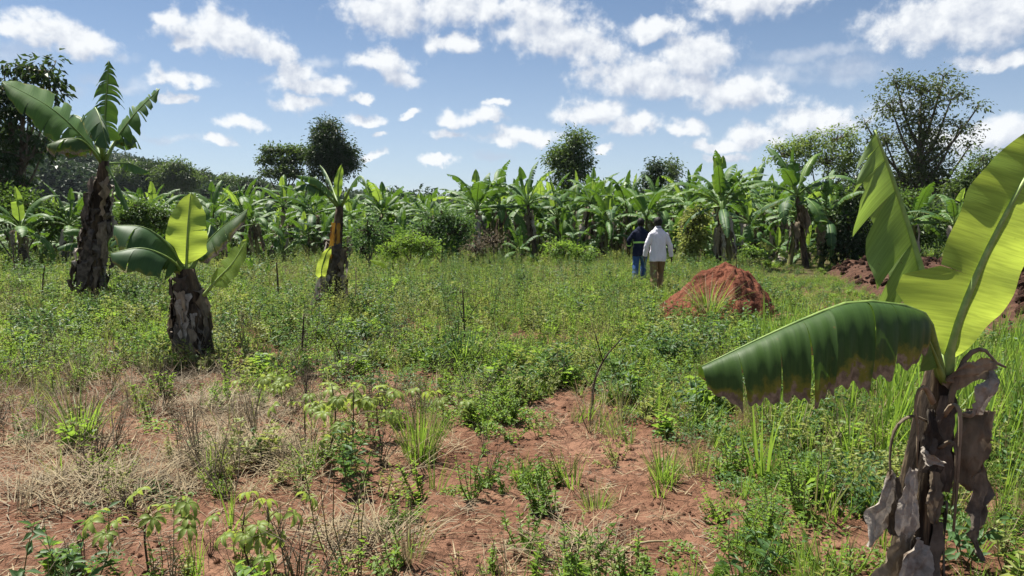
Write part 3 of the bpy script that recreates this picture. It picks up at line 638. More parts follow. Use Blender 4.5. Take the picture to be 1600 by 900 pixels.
PROTOS = [grove_proto(101, 2.2, 12, 6, 2.2), grove_proto(102, 2.5, 11, 6, 2.2), grove_proto(103, 1.9, 12, 6, 2.3), grove_proto(104, 2.3, 11, 5, 2.1, .4), grove_proto(105, 2.7, 11, 6, 2.1, .2), grove_proto(106, 2.0, 13, 7, 2.2, .3),
          grove_proto(107, 2.2, 9, 8, 2.4, .2, False), grove_proto(108, .9, 8, 2, 1.9, .1), grove_proto(109, .6, 7, 1, 1.7, .1)]
USED = set()
GROVE_POS = []
def grove_plant(k, loc, rz, s, label, group='banana plants of the grove'):
    o = PROTOS[k] if k not in USED else copy_tree(PROTOS[k])
    USED.add(k); o.location = loc; o.rotation_euler = (random.gauss(0, .09), random.gauss(0, .09), rz); s *= .93; o.scale = (s*random.uniform(.9, 1.1), s*random.uniform(.9, 1.1), s*random.uniform(.92, 1.12)); tag(o, label, 'banana plant', group); GROVE_POS.append((loc[0], loc[1])); return o
FRONT = [ # px, depth, kind, scale, turn, label
 (30, 21, 2, .74, .4, 'banana plant with a browned leaf at the left edge, before the dark tree'),
 (92, 23, 5, .80, 2.0, 'leafy banana plant between the dark left tree and the tall ragged banana'),
 (215, 25, 3, .72, 1.2, 'banana plant just right of the tall ragged banana trunk'),
 (250, 29, 0, .80, 3.3, 'banana plant behind the small bright-leaved banana, beneath the wooded hill'),
 (330, 31, 1, .78, 5.1, 'banana plant with torn leaves below the low end of the wooded hill'),
 (405, 26, 6, .78, .9, 'dark-trunked banana plant below the flat-topped tree'),
 (440, 31, 4, .85, 2.6, 'slim banana plant in front of the flat-topped tree'),
 (478, 34, 0, .95, 4.0, 'banana plant in the row left of the orange-sheathed banana'),
 (582, 29, 3, .98, 1.7, 'banana plant with a leafless upright shoot right of the dense dark tree'),
 (612, 31, 5, .95, 3.9, 'banana plant with raised ragged leaves at the gap right of the dark tree'),
 (668, 34, 2, .85, 5.6, 'low banana plant behind the leafy shrubs in mid field'),
 (752, 27, 0, 1.0, 2.9, 'tall banana plant with long drooping dark leaves left of the young upright leaf'),
 (785, 29, 6, 1.02, .3, 'banana plant with withered hanging leaves left of centre'),
 (838, 28, 1, .98, 4.4, 'banana plant with two bright erect leaves left of the rounded tree'),
 (905, 28, 4, .90, 1.1, 'banana plant below the rounded tree in the middle'),
 (945, 27, 2, .96, 3.1, 'broad banana plant left of the two walking men'),
 (985, 29, 3, .96, 5.0, 'banana plant directly behind the man in the dark jacket'),
 (1016, 27, 5, 1.0, .2, 'banana plant with fanned leaves rising behind the two men'),
 (1070, 29, 1, .88, 2.2, 'banana plant just right of the man in the white shirt'),
 (1125, 24.5, 4, .93, 4.9, 'slender banana plant directly behind the red soil mound'),
 (1146, 24.0, 0, 1.02, 3.6, 'banana plant with twisted upright leaves right behind the red mound'),
 (1186, 28, 2, .90, .8, 'banana plant with thick brown trunk right of the red mound'),
 (1236, 25.5, 3, .86, 2.4, 'banana plant with pale stump-like trunk left of the yellow-green trunk'),
 (1262, 25, 1, 1.0, 5.5, 'banana plant with smooth yellow-green trunk near the ploughed plot'),
 (1285, 25.5, 6, .88, 1.5, 'leaning banana plant at the right end of the grove'),
 (1432, 27, 5, .92, 3.0, 'banana plant seen past the torn leaf, below the big tree'),
 (1490, 25, 2, .86, 1.0, 'banana plant left of the big yellow leaf, below the big tree'),
 (810, 24, 7, .62, .5, 'small banana sucker with one bright upright leaf before the grove'),
 (705, 25, 7, .50, 2.5, 'small banana sucker with narrow leaves beside the dark shrub'),
 (392, 18, 7, .34, 1.5, 'tiny banana sucker in the weeds right of the bright-leaved banana'),
 (412, 17.5, 7, .30, 3.7, 'tiny yellow-green banana sucker left of the orange-sheathed banana'),
]
g = np.random.default_rng(5)
for (px, d, k, s, rz, lab) in FRONT:
    p = at(px, 344, d); grove_plant(k, on_ground(p), rz, s, lab)
tries = 0; rear = 0
LAND = [(-999, 'the dark left-edge tree'), (150, 'the tall ragged banana'), (250, 'the bright upright leaf'), (370, 'the flat-topped tree'), (480, 'the orange-sheathed banana'), (570, 'the dense dark tree'), (650, 'the dark mid field shrub'), (730, 'the drooping dark leaves'), (820, 'the two bright erect leaves'), (880, 'the rounded tree side'), (940, 'the dark-jacketed man'), (1010, 'the white-shirted man'), (1080, 'the yellow-leaved bush'), (1140, 'the red mound'), (1210, 'the yellow-green trunk'), (1280, 'the airy tree side')]
while rear < 205 and tries < 9000:
    tries += 1; d = 30+24*random.random()**1.4; px = random.uniform(-140, 1330); x = (px-800)/FPX*d
    if px > 1090 and d < 33: continue
    if any((x-a)**2+(d-b)**2 < 1.4**2 for a, b in GROVE_POS): continue
    s = np.interp(px, [0, 450, 650, 800, 1300], [.74, .80, .86, 1.0, .95])*random.uniform(.86, 1.1)*np.interp(d, [30, 60], [1, 1.16])
    k = random.choice([0, 1, 2, 3, 4, 5, 6, 0, 2, 5, 7, 8]); rear += 1
    row = 'second row' if d < 36 else ('middle rows' if d < 46 else 'deepest rows')
    lab = ['medium', 'tall', 'low-crowned', 'leaning', 'tall slim', 'bushy', 'sparse', 'stunted', 'tiny'][k]+' banana plant'+' in the grove, '+row+', behind '+[q for v, q in LAND if px >= v][-1]
    grove_plant(k, (x, d, gz(x, d)), random.uniform(0, 2*PI), s, lab)

for i in range(44):
    px = 20+i*30.5+random.uniform(-9, 9); d = random.uniform(26.5, 31.5)
    if 960 < px < 1075: d = 31.0
    k = random.choice([7, 8, 7, 2]); p = at(px, 344, d); q = [v for n_, v in LAND if px >= n_][-1]
    grove_plant(k, on_ground(p), random.uniform(0, 6.28), random.uniform(.62, .95)*(.75 if k == 2 else 1), ['', '', 'low-crowned', '', '', '', '', 'half-grown', 'very short'][k]+' banana plant at the grove front edge by '+q)
# ---- px helper for the plants near the camera
def L3(root, pts): 
    o = np.array(root.location); return [np.array(at(*p))-o for p in pts]
def leafpx(root, pts, blade0, wpx, halves, g, mat, **kw):
    if halves and halves[0] is HANG_N: kw.setdefault('dpow', .5)
    d = sum(p[2] for p in pts)/len(pts); return banana_leaf('leaf', L3(root, pts), blade0, wpx*d/FPX, halves, g, BM(mat), root, **kw)
def axis_of(p0, p1):
    p0 = np.array(p0); p1 = np.array(p1)
    def f(z): t = min(max((z-p0[2])/(p1[2]-p0[2]), 0), 1); q = p0*(1-t)+p1*t; return q[0], q[1]
    return f
HANG_N = vec_half((0, -1, .25), (0.05, -.22, -1)); HANG_F = vec_half((0, 1, .25), (0.05, .45, -1))
DEADS = [MAT['dead'], MAT['dead_dark'], MAT['dead_dark'], MAT['dead_grey']]

# ---- plant A: tall ragged banana on the left
g = np.random.default_rng(21); A = empty('banana_plant', gpt(138, 470)); dA = A.location.y
tag(A, 'tall ragged banana plant with dark shaggy trunk, standing far left', 'banana plant', 'banana plants standing in the weeds')
PLANTS_CLEAR.append((A.location.x, A.location.y, .28))
topA = L3(A, [(163, 252, dA)])[0]; pseudostem('pseudostem', [(0, 0, -.1), topA*.5+np.array([-.05, 0, 0]), topA], .26, .085, A, MAT['stem_dark'], g, 14, 14)
axA = axis_of((0, 0, 0), topA)
skirt(A, axA, lambda z: .22-.05*z, (.5, 2.55), 60, g, [MAT['dead_dark']]*4+[MAT['dead'], MAT['dead_grey']], .3, .75, .10, .24, .12, .06)
leafpx(A, [(160, 250, dA), (128, 213, dA-.2), (78, 168, dA-.5), (2, 126, dA-.9)], .14, 62, [vec_half((.1, -.9, .2), (.15, -.35, -1)), vec_half((-.2, .9, .4), (-.2, .7, .35))], g, 'banana', tears=5, rib=.03, nt=34, dpow=.6)
leafpx(A, [(160, 256, dA), (132, 222, dA-.6), (104, 217, dA-.9), (74, 226, dA-1.1)], .2, 36, [HANG_N, HANG_F], g, 'banana_dryedge', tears=5, rib=.025)
leafpx(A, [(162, 250, dA), (163, 195, dA+.1), (167, 140, dA+.2), (170, 94, dA+.3)], .15, 40, [vec_half((1, 0, -.2), (.45, 0, -1)), vec_half((-1, 0, -.2), (-.35, 0, -1))], g, 'banana', tears=11, rib=.028, gap=.5, rag=.4, nt=36)
leafpx(A, [(164, 252, dA), (188, 208, dA+.2), (216, 172, dA+.4), (250, 138, dA+.6)], .22, 34, [vec_half((.5, -.5, -.5), (.4, -.2, -1)), vec_half((-.6, .5, .5), (-.4, .6, .2))], g, 'banana', tears=9, rib=.025, gap=.5, rag=.3)
leafpx(A, [(161, 250, dA), (152, 196, dA-.5), (148, 168, dA-1.0), (158, 190, dA-1.4), (168, 232, dA-1.6)], .30, 30, [vec_half((.7, -.3, -.4), (.5, -.3, -1)), vec_half((-.7, -.3, -.4), (-.5, -.3, -1))], g, 'banana_dark', tears=4, rib=.025)
leafpx(A, [(165, 258, dA), (185, 292, dA-.3), (200, 330, dA-.4)], .3, 14, [HANG_N, HANG_F], g, 'banana', tears=3, rib=.02)
leafpx(A, [(164, 256, dA), (200, 255, dA+.8), (232, 268, dA+1.5)], .3, 18, [HANG_N, HANG_F], g, 'banana', tears=4, rib=.02)
# sucker at its foot
A2 = empty('banana_sucker', gpt(160, 452)); d2 = A2.location.y; tag(A2, 'low banana sucker with spreading dark leaves at the foot of the tall ragged banana', 'banana plant', 'banana plants standing in the weeds')
t2 = L3(A2, [(158, 402, d2)])[0]; pseudostem('pseudostem', [(0, 0, -.1), t2*.5, t2], .08, .04, A2, MAT['stem'], g, 10, 7)
for pts, w, m in [([(158, 404, d2), (148, 372, d2-.2), (122, 358, d2-.4), (98, 362, d2-.6)], 17, 'banana'), ([(158, 405, d2), (140, 385, d2-.4), (112, 380, d2-.8), (88, 388, d2-1)], 17, 'banana_dark'),
                  ([(160, 404, d2), (165, 370, d2), (172, 345, d2)], 15, 'banana_dark'), ([(160, 404, d2), (178, 378, d2-.2), (200, 366, d2-.3), (224, 376, d2-.4)], 17, 'banana_dark')]:
    leafpx(A2, pts, .2, w, [HANG_N, HANG_F], g, m, tears=3, rib=.016)

leafpx(A, [(160, 252, dA), (140, 200, dA+.6), (118, 180, dA+1.0), (92, 186, dA+1.4)], .2, 40, [HANG_N, HANG_F], g, 'banana_dark', tears=6, rib=.025)
leafpx(A, [(165, 252, dA), (182, 215, dA+.6), (200, 205, dA+1.0), (214, 222, dA+1.3)], .2, 34, [HANG_N, HANG_F], g, 'banana_dark', tears=7, rib=.025, gap=.4)
# ---- plant B: bright upright leaf
g = np.random.default_rng(22); B = empty('banana_plant', gpt(304, 566)); dB = B.location.y
tag(B, 'short banana plant with one bright yellow-green upright leaf and thick brown trunk', 'banana plant', 'banana plants standing in the weeds')
PLANTS_CLEAR.append((B.location.x, B.location.y, .25))
topB = L3(B, [(290, 420, dB)])[0]; pseudostem('pseudostem', [(0, 0, -.1), topB*.5+np.array([.03, 0, 0]), topB], .21, .10, B, MAT['stem_dark'], g, 16, 14, .2)
axB = axis_of((0, 0, 0), topB)
skirt(B, axB, lambda z: .19-.07*z, (.35, 1.0), 34, g, [MAT['dead_dark']]*4+[MAT['dead']]*2+[MAT['dead_grey']], .25, .65, .08, .2, .06, .04)
leafpx(B, [(291, 428, dB), (292, 385, dB-.02), (294, 345, dB), (298, 301, dB+.05)], .1, 33, [vec_half((1, -.25, 0), (1, .1, 0)), vec_half((-1, -.25, 0), (-1, .1, 0))], g, 'banana_young', tear_list=[[.48], []], rib=.016, nt=36, droopvar=.04, rag=.05, fwd=.12)
leafpx(B, [(288, 424, dB), (264, 384, dB-.15), (226, 356, dB-.3), (178, 352, dB-.4)], .14, 66, [HANG_N, HANG_F], g, 'banana_dark', tears=3, rib=.02, nt=36)
leafpx(B, [(288, 428, dB), (264, 404, dB-.3), (222, 388, dB-.5), (172, 396, dB-.65)], .14, 50, [HANG_N, HANG_F], g, 'banana_dark', tears=3, rib=.02, nt=36)
leafpx(B, [(296, 424, dB), (318, 386, dB+.1), (346, 356, dB+.2), (388, 326, dB+.3)], .16, 46, [vec_half((.25, -.8, -.3), (.35, -.35, -1)), vec_half((-.4, .8, .2), (0, 1, -.3))], g, 'banana_dryedge', tears=4, rib=.018, nt=32)
leafpx(B, [(318, 462, dB-.1), (340, 436, dB-.15), (364, 410, dB-.15), (386, 374, dB-.1)], .2, 24, [vec_half((.6, -.6, -.5), (.5, -.3, -.9)), vec_half((-.6, .6, .4), (-.7, .4, .2))], g, 'banana_young', tears=3, rib=.014)
leafpx(B, [(300, 424, dB), (325, 368, dB+.5), (330, 352, dB+.7), (345, 375, dB+.9)], .3, 18, [HANG_N, HANG_F], g, 'dead' if 0 else 'banana_dark', tears=2, rib=.012)

# ---- plant C: orange sheath
g = np.random.default_rng(23); C_ = empty('banana_plant', gpt(515, 492)); dC = C_.location.y
tag(C_, 'banana plant with an orange-yellow sheath on its trunk and shaggy dark base', 'banana plant', 'banana plants standing in the weeds')
PLANTS_CLEAR.append((C_.location.x, C_.location.y, .22))
topC = L3(C_, [(531, 322, dC)])[0]; pseudostem('pseudostem', [(0, 0, -.1), topC*.5, topC], .17, .06, C_, MAT['stem_dark'], g, 14, 14, .15)
mb = MB(); o_ = L3(C_, [(522, 405, dC-.1), (524, 375, dC-.1), (525, 348, dC-.08)]); ribbon(mb, o_, [.17, .19, .15], (1, 0, 0), g, .012, 10, 6, -.5); mb.build('dry_sheath', MAT['stem_orange'], C_)
axC = axis_of((0, 0, 0), topC)
skirt(C_, axC, lambda z: .17-.05*z, (.3, 1.25), 34, g, DEADS, .25, .6, .07, .17, .09, .04)
mb = MB(); ribbon(mb, L3(C_, [(505, 425, dC-.15), (497, 445, dC-.2), (491, 470, dC-.25), (485, 496, dC-.3)]), [.05, .07, .08, .06], (1, .3, 0), g, .02, 12, 4); mb.build('dead_leaf', MAT['dead_grey'], C_)
for pts, w, m, tr in [([(530, 324, dC), (514, 298, dC-.3), (492, 279, dC-.6), (462, 274, dC-.9)], 26, 'banana', 7), ([(529, 324, dC), (500, 296, dC-.5), (478, 288, dC-.8), (455, 296, dC-1)], 24, 'banana_dark', 6),
                  ([(531, 324, dC), (528, 300, dC), (529, 280, dC), (534, 256, dC)], 11, 'banana_fresh', 0), 
                  ([(533, 324, dC), (552, 286, dC-.3), (566, 276, dC-.5), (578, 308, dC-.8)], 18, 'banana', 7),
                  ([(530, 324, dC), (518, 290, dC+.4), (508, 268, dC+.7), (500, 258, dC+1)], 18, 'banana_dark', 6)]:
    leafpx(C_, pts, .2, w*.66, [HANG_N, HANG_F] if m != 'banana_fresh' else [vec_half((1, -.2, 0), (1, .2, 0)), vec_half((-1, -.2, 0), (-1, .2, 0))], g, m, tears=tr, rib=.018, gap=.3)
leafpx(C_, [(506, 440, dC-.12), (502, 425, dC-.2), (508, 400, dC-.2), (517, 384, dC-.2)], .1, 9, [vec_half((1, -.2, 0), (1, .2, 0)), vec_half((-1, -.2, 0), (-1, -.1, -.3))], g, 'banana_young', tears=0, rib=.01)
# single yellowish shoot right of it
g = np.random.default_rng(24); C2 = empty('banana_sucker', gpt(600, 452)); d3 = C2.location.y; tag(C2, 'single drooping yellow-green banana leaf rising from the weeds right of the orange sheath', 'banana plant', 'banana plants standing in the weeds')
leafpx(C2, [(600, 452, d3), (608, 425, d3), (598, 410, d3-.1), (578, 406, d3-.2)], .35, 10, [HANG_N, HANG_F], g, 'banana_young', tears=0, rib=.012)

# ---- plant D: large banana in the right foreground
g = np.random.default_rng(25); dD = 3.0; bD = at(1462, 344, dD); DD = empty('banana_plant', on_ground(bD))
tag(DD, 'large foreground banana plant at the right with a huge backlit yellow-green leaf', 'banana plant', 'banana plants standing in the weeds')
PLANTS_CLEAR.append((DD.location.x, DD.location.y, .32)); PLANTS_CLEAR.append((DD.location.x-.1, DD.location.y-.5, .3))
topD = L3(DD, [(1468, 566, dD)])[0]; pseudostem('pseudostem', [(0, 0, -.08), (-.02, 0, .4), topD*.75+np.array([-.01, 0, 0]), topD], .098, .040, DD, MAT['stem_near'], g, 26, 40, .30)
# the huge backlit leaf
SH1 = lambda t: np.minimum(1, (np.clip(t, 0, 1)/.22)**.8)*(1-np.clip((t-.5)/.5, 0, 1)**2.3)**.7*(.62+.16*min(1, t/.5))
SH1L = lambda t: (np.minimum(1, (np.clip(t, 0, 1)/.24)**1.1)*1.04 if t < .31 else .52+.10*min(1, (t-.31)/.25))*(1-np.clip((t-.5)/.5, 0, 1)**2.3)**.7
leafpx(DD, [(1476, 600, dD-.02), (1492, 520, dD-.04), (1530, 420, dD-.02), (1578, 322, dD), (1614, 258, dD+.04), (1645, 192, dD+.08)], .09, 106, [vec_half((.93, .10, -.34), (.93, .28, -.25)), lambda t, T: ((-1, .10, .10), (-1, .22, .02)) if t < .31 else ((-.93, .16, .34), (-.93, .28, .25))], g, 'banana_young', tear_list=[[], [.31]], rib=.019, nt=70, nu=9, sep_rib=True, fwd=.08, gap=.0, ripple=.012, rag=.02, droopvar=.02, shape=[SH1, SH1L])
# the drooping dark leaf with a dry margin
leafpx(DD, [(1472, 596, dD-.03), (1456, 530, dD-.10), (1436, 486, dD-.17), (1340, 472, dD-.24), (1262, 497, dD-.30), (1180, 533, dD-.34), (1096, 573, dD-.38)], .255, 150, [vec_half((0, 1, .2), (.05, .5, -1)), lambda t, T: ((0, -1, .25), (-.22+.30*t, -.01, -1))], g, 'banana_dryedge', tear_list=[[.2, .5, .8], [.22, .30, .46, .58, .70, .86]], rib=.015, nt=90, nu=12, sep_rib=True, fwd=.0, gap=.16, ripple=.008, rag=.16, droopvar=.05, dpow=.42,
       shape=lambda t: np.interp(t, [0, .12, .25, .5, .8, 1], [.45, .76, .98, 1.02, .82, .30])*(1+.05*math.sin(t*47)+.04*math.sin(t*113)))
leafpx(DD, [(1474, 596, dD-.05), (1462, 560, dD-.12), (1448, 525, dD-.18), (1436, 492, dD-.22)], .2, 40, [vec_half((-.6, -.7, -.2), (-.5, -.2, -.9)), vec_half((.4, .8, .1), (.2, .8, -.4))], g, 'banana', tears=0, rib=.010, nt=24, nu=6, sep_rib=True)
# the torn leaf seen from below
leafpx(DD, [(1476, 600, dD+.06), (1470, 520, dD+.22), (1442, 428, dD+.34), (1412, 330, dD+.42), (1385, 252, dD+.46), (1367, 203, dD+.48)], .36, 98, [vec_half((.2, .95, .1), (-.3, .9, -.3)), vec_half((-.90, -.25, -.30), (-.74, .05, -.72))], g, 'banana_pale', tear_list=[[.3, .6], [.22, .50, .70, .84]], rib=.024, nt=64, nu=9, sep_rib=True, fwd=-.50, gap=.30, ripple=.012, rag=.22, droopvar=.12)
# withered leaves
skirt(DD, axis_of((0, 0, 0), topD), lambda z: .090-.042*z, (.30, 1.0), 13, g, [MAT['dead_dark'], MAT['dead'], MAT['stem_near']], .25, .5, .04, .09, .015, .012, 'dry_sheath')
def dry(pts, wid, side, mat, cr=.02, nt=26, nu=10, curl=.4, ragged=.12, root=DD):
    mb = MB(); ribbon(mb, L3(root, pts), [w*sum(p[2] for p in pts)/len(pts)/FPX for w in wid], side, g, cr, nt, nu, curl*(1 if len(pts)%2 else -1), 0, ragged*.7, 11.0, .008); return mb.build('dead_leaf', MAT[mat], root)
def stalk(pts, r0, r1, mat='dead', root=DD):
    P = spline(L3(root, pts), 12); mb = MB(); mb.tube(P, [(r0*(1-i/11)+r1*i/11, (r0*(1-i/11)+r1*i/11)*.6) for i in range(12)], 7, 0, True, .25); return mb.build('dead_petiole', MAT[mat], root)
stalk([(1482, 640, dD-.06), (1492, 600, dD-.07), (1512, 556, dD-.06), (1536, 546, dD-.04), (1556, 566, dD-.03), (1572, 574, dD-.02)], .016, .005)
dry([(1478, 592, dD-.07), (1505, 588, dD-.08), (1535, 575, dD-.08), (1558, 566, dD-.06)], [6, 36, 40, 10], (0, -.2, 1), 'dead', .022, curl=.3)
dry([(1552, 575, dD-.07), (1548, 610, dD-.10), (1532, 640, dD-.10), (1512, 650, dD-.08)], [18, 44, 54, 14], (1, .2, .25), 'dead_grey', .022)
dry([(1545, 640, dD-.06), (1530, 680, dD-.09), (1522, 725, dD-.09), (1512, 770, dD-.07)], [24, 70, 62, 8], (1, .1, .3), 'dead', .022)
dry([(1530, 715, dD-.02), (1536, 770, dD-.02), (1530, 830, dD-.03), (1526, 872, dD-.03)], [14, 34, 34, 6], (1, .3, 0), 'dead_dark', .025)
stalk([(1474, 650, dD-.07), (1490, 632, dD-.11), (1500, 650, dD-.14), (1498, 720, dD-.15), (1490, 830, dD-.14)], .014, .007)
stalk([(1468, 700, dD-.09), (1486, 690, dD-.13), (1494, 712, dD-.15), (1488, 790, dD-.15)], .012, .006)
stalk([(1458, 630, dD-.08), (1446, 606, dD-.11), (1434, 612, dD-.12), (1430, 640, dD-.12), (1434, 668, dD-.12), (1432, 730, dD-.12)], .013, .007)
stalk([(1452, 660, dD-.06), (1425, 650, dD-.10), (1400, 668, dD-.12), (1391, 705, dD-.12), (1391, 750, dD-.12)], .010, .005)
dry([(1394, 738, dD-.12), (1390, 775, dD-.13), (1378, 815, dD-.13), (1360, 852, dD-.13)], [10, 30, 44, 12], (1, .3, .3), 'dead_grey', .022)
dry([(1400, 745, dD-.11), (1402, 790, dD-.11), (1396, 838, dD-.10)], [14, 26, 18], (1, -.4, 0), 'dead_dark', .018)
dry([(1428, 738, dD-.16), (1424, 780, dD-.18), (1420, 825, dD-.18), (1416, 868, dD-.17)], [14, 38, 40, 8], (1, .3, 0), 'dead_grey', .018)
dry([(1452, 735, dD-.12), (1458, 775, dD-.15), (1462, 815, dD-.15)], [14, 34, 8], (1, .2, .2), 'dead', .02)
dry([(1440, 700, dD-.10), (1452, 715, dD-.14), (1470, 722, dD-.14)], [8, 24, 8], (0, -.3, 1), 'dead_grey', .015)
dry([(1430, 830, dD-.16), (1410, 870, dD-.20), (1385, 910, dD-.24), (1365, 950, dD-.26)], [34, 52, 60, 40], (1, .5, .2), 'dead', .022)
dry([(1440, 850, dD-.20), (1425, 890, dD-.24), (1410, 935, dD-.26)], [36, 60, 50], (1, .4, .3), 'dead_grey', .02)
dry([(1482, 620, dD-.06), (1478, 660, dD-.08), (1476, 710, dD-.09), (1480, 770, dD-.09)], [24, 36, 40, 30], (1, .1, 0), 'dead_dark', .016)
dry([(1455, 640, dD-.06), (1452, 690, dD-.085), (1458, 740, dD-.09)], [20, 34, 30], (1, .1, 0), 'dead_dark', .016)

# ------------------------------------------------------------------ trees and shrubs
def foliage_mesh(blobs, nclu, nleaf, crad, ll, lw, g, mat, twigs_from=None, shell=0.45, hang=0.25):
    """clusters of small leaves spread through ellipsoids; blobs: (centre, radii)"""
    vol = np.array([b[1][0]*b[1][2] for b in blobs]); cnt = np.maximum(3, (nclu*vol/vol.sum()).astype(int)); mbt = MB(); Vs = []; Fs = []; off = 0; cl = []
    for (c, r), n in zip(blobs, cnt):
        v = rand_dirs(n, g)*(shell+(1-shell)*g.uniform(0, 1, (n, 1))**.6); v = np.array(c)+v*np.array(r); cl.append(v)
        if twigs_from is not None:
            for q in v:
                mid = (np.array(c)*.5+q*.5)+g.normal(size=3)*.1; mbt.tube([np.array(c)-np.array([0, 0, r[2]*.3]), mid, q], [.035, .02, .008], 3, 0, False)
    cl = np.concatenate(cl); n = len(cl)*nleaf; base = np.repeat(cl, nleaf, 0); off3 = g.normal(size=(n, 3))*crad*np.array([1, 1, .7]); P = base+off3
    Dv = nrm(off3+rand_dirs(n, g)*crad*.6)+np.array([0, 0, -hang]); Nv = np.array([0, 0, 1.0])+g.normal(size=(n, 3))*.5
    s = g.uniform(.6, 1.3, n); V, F = leaf_arrays(P, Dv, Nv, ll*s, lw*s, .18, .2)
    me = bpy.data.meshes.new('foliage'); me.from_pydata(V.tolist(), [], F.tolist()); me.materials.append(mat); me.update()
    return me, mbt
def tree(name, label, px, d, trunk_r, blobs, n, nleaf, crad, ll, lw, mat, seed, depth=0.9, group=None, trunk_top=None, shell=.45, hang=.25, lean=0.0, twigs=True):
    g = np.random.default_rng(seed); base = on_ground(at(px, 344, d)); root = empty(name, base); o = np.array(base); k = d/FPX
    B = [(np.array(at(a, b, d+g.uniform(-.3, .3)*c*k))-o, (c*k, (c+e)*.5*k*depth, e*k)) for (a, b, c, e) in blobs]
    me, mbt = foliage_mesh(B, n, nleaf, crad, ll, lw, g, mat, True if twigs else None, shell, hang); link('crown', me, root)
    top = np.mean([b[0] for b in B], 0) if trunk_top is None else np.array(at(trunk_top[0], trunk_top[1], d))-o
    mb = MB(); sp = spline([(0, 0, -.2), (top[0]*.3+lean, 0, top[2]*.45), top], 9); mb.tube(sp, [trunk_r*(1-.75*i/8) for i in range(9)], 8, 0, True, .12); mb.build('trunk', MAT['bark'], root)
    lm = MB()
    for c, r in B:
        i = int(np.clip((c[2]/max(top[2], .1))*5, 2, 7)); s = sp[i]; e = c-np.array([0, 0, r[2]*.3]); m = (s+e)/2+np.array([0, 0, -.12*np.linalg.norm(e-s)]); lm.tube(spline([s, m, e], 6), [trunk_r*(.4-.055*q) for q in range(6)], 5, 0, False)
    o2 = lm.build('limbs', MAT['bark'], root)
    if twigs and mbt.v:
        off = len(lm.v)
        tag(mbt.build('twigs', MAT['bark'], root), kind='stuff')
    return tag(root, label, 'tree', group)
tree('broadleaf_tree', 'dark big-leaved tree standing at the left edge behind the bananas', 30, 26, .14, [(40, 105, 22, 26), (72, 110, 24, 24), (78, 140, 20, 20), (10, 130, 24, 30), (45, 160, 30, 30), (15, 200, 36, 40), (40, 240, 36, 40), (0, 280, 40, 40), (-40, 160, 40, 60), (80, 185, 10, 12)], 135, 24, .17, .26, .13, MAT['tree_dark'], 301, hang=.6)
tree('flat_topped_tree', 'flat-topped open tree left of the dense dark tree behind the grove', 448, 62, .2, [(430, 235, 24, 6), (462, 235, 22, 6), (410, 250, 10, 5), (448, 251, 32, 5), (440, 268, 34, 8), (475, 243, 12, 7)], 210, 26, .20, .24, .13, MAT['tree_mid'], 302)
tree('dense_dark_tree', 'dense dark conical tree rising behind the grove, left of centre', 516, 60, .3, [(508, 212, 24, 22), (520, 235, 32, 26), (505, 245, 24, 24), (540, 250, 18, 20), (520, 262, 36, 22), (512, 200, 14, 12)], 300, 44, .32, .24, .13, MAT['tree_dark'], 303, shell=.3)
tree('rounded_tree', 'rounded dark green tree rising behind the grove near the centre', 890, 52, .2, [(903, 222, 20, 18), (885, 240, 24, 18), (870, 248, 16, 14), (905, 252, 18, 18), (888, 272, 26, 20)], 170, 34, .30, .24, .12, MAT['tree_mid'], 304)
tree('slim_tree', 'slim feathery tree top right of centre just showing over the grove', 1050, 55, .12, [(1050, 262, 10, 12), (1046, 278, 14, 12), (1058, 272, 8, 8)], 50, 24, .28, .22, .10, MAT['tree_mid'], 305)
tree('slim_tree', 'small dark tree top left of the slim feathery one over the grove', 1026, 52, .12, [(1024, 266, 10, 13), (1020, 282, 14, 12)], 50, 28, .26, .24, .13, MAT['tree_dark'], 306)
tree('airy_tree', 'airy light green tree with thin forked branches left of the big tree', 1280, 42, .14, [(1225, 240, 28, 20), (1265, 225, 34, 18), (1305, 215, 34, 17), (1330, 240, 22, 24), (1290, 250, 44, 20), (1240, 262, 26, 14), (1318, 268, 26, 16)], 190, 26, .20, .19, .09, MAT['tree_light'], 307, shell=.5, trunk_top=(1280, 300))
tree('big_tree', 'big spreading olive-green tree at the right with sparse sunlit outer branches', 1436, 44, .32, [(1440, 140, 60, 26), (1395, 165, 36, 30), (1486, 150, 28, 22), (1445, 185, 50, 28), (1385, 215, 34, 30), (1500, 195, 34, 20), (1440, 235, 60, 34), (1420, 275, 50, 34), (1465, 280, 44, 36), (1365, 250, 22, 20), (1515, 225, 24, 12), (1540, 250, 18, 12), (1375, 275, 30, 20), (1440, 205, 30, 26), (1432, 240, 34, 30), (1450, 275, 34, 30), (1425, 290, 34, 26), (1352, 190, 14, 10), (1528, 165, 14, 9), (1556, 243, 14, 9), (1400, 125, 24, 12), (1475, 116, 24, 10), (1362, 225, 18, 10)], 330, 32, .27, .20, .11, MAT['tree_olive'], 308, trunk_top=(1438, 170), shell=.2)
tree('small_tree', 'small dark green tree between the big tree and the yellow leaf', 1532, 40, .1, [(1535, 250, 16, 12), (1520, 275, 24, 20), (1545, 290, 24, 20), (1500, 300, 24, 20)], 110, 26, .26, .22, .11, MAT['tree_mid'], 309)
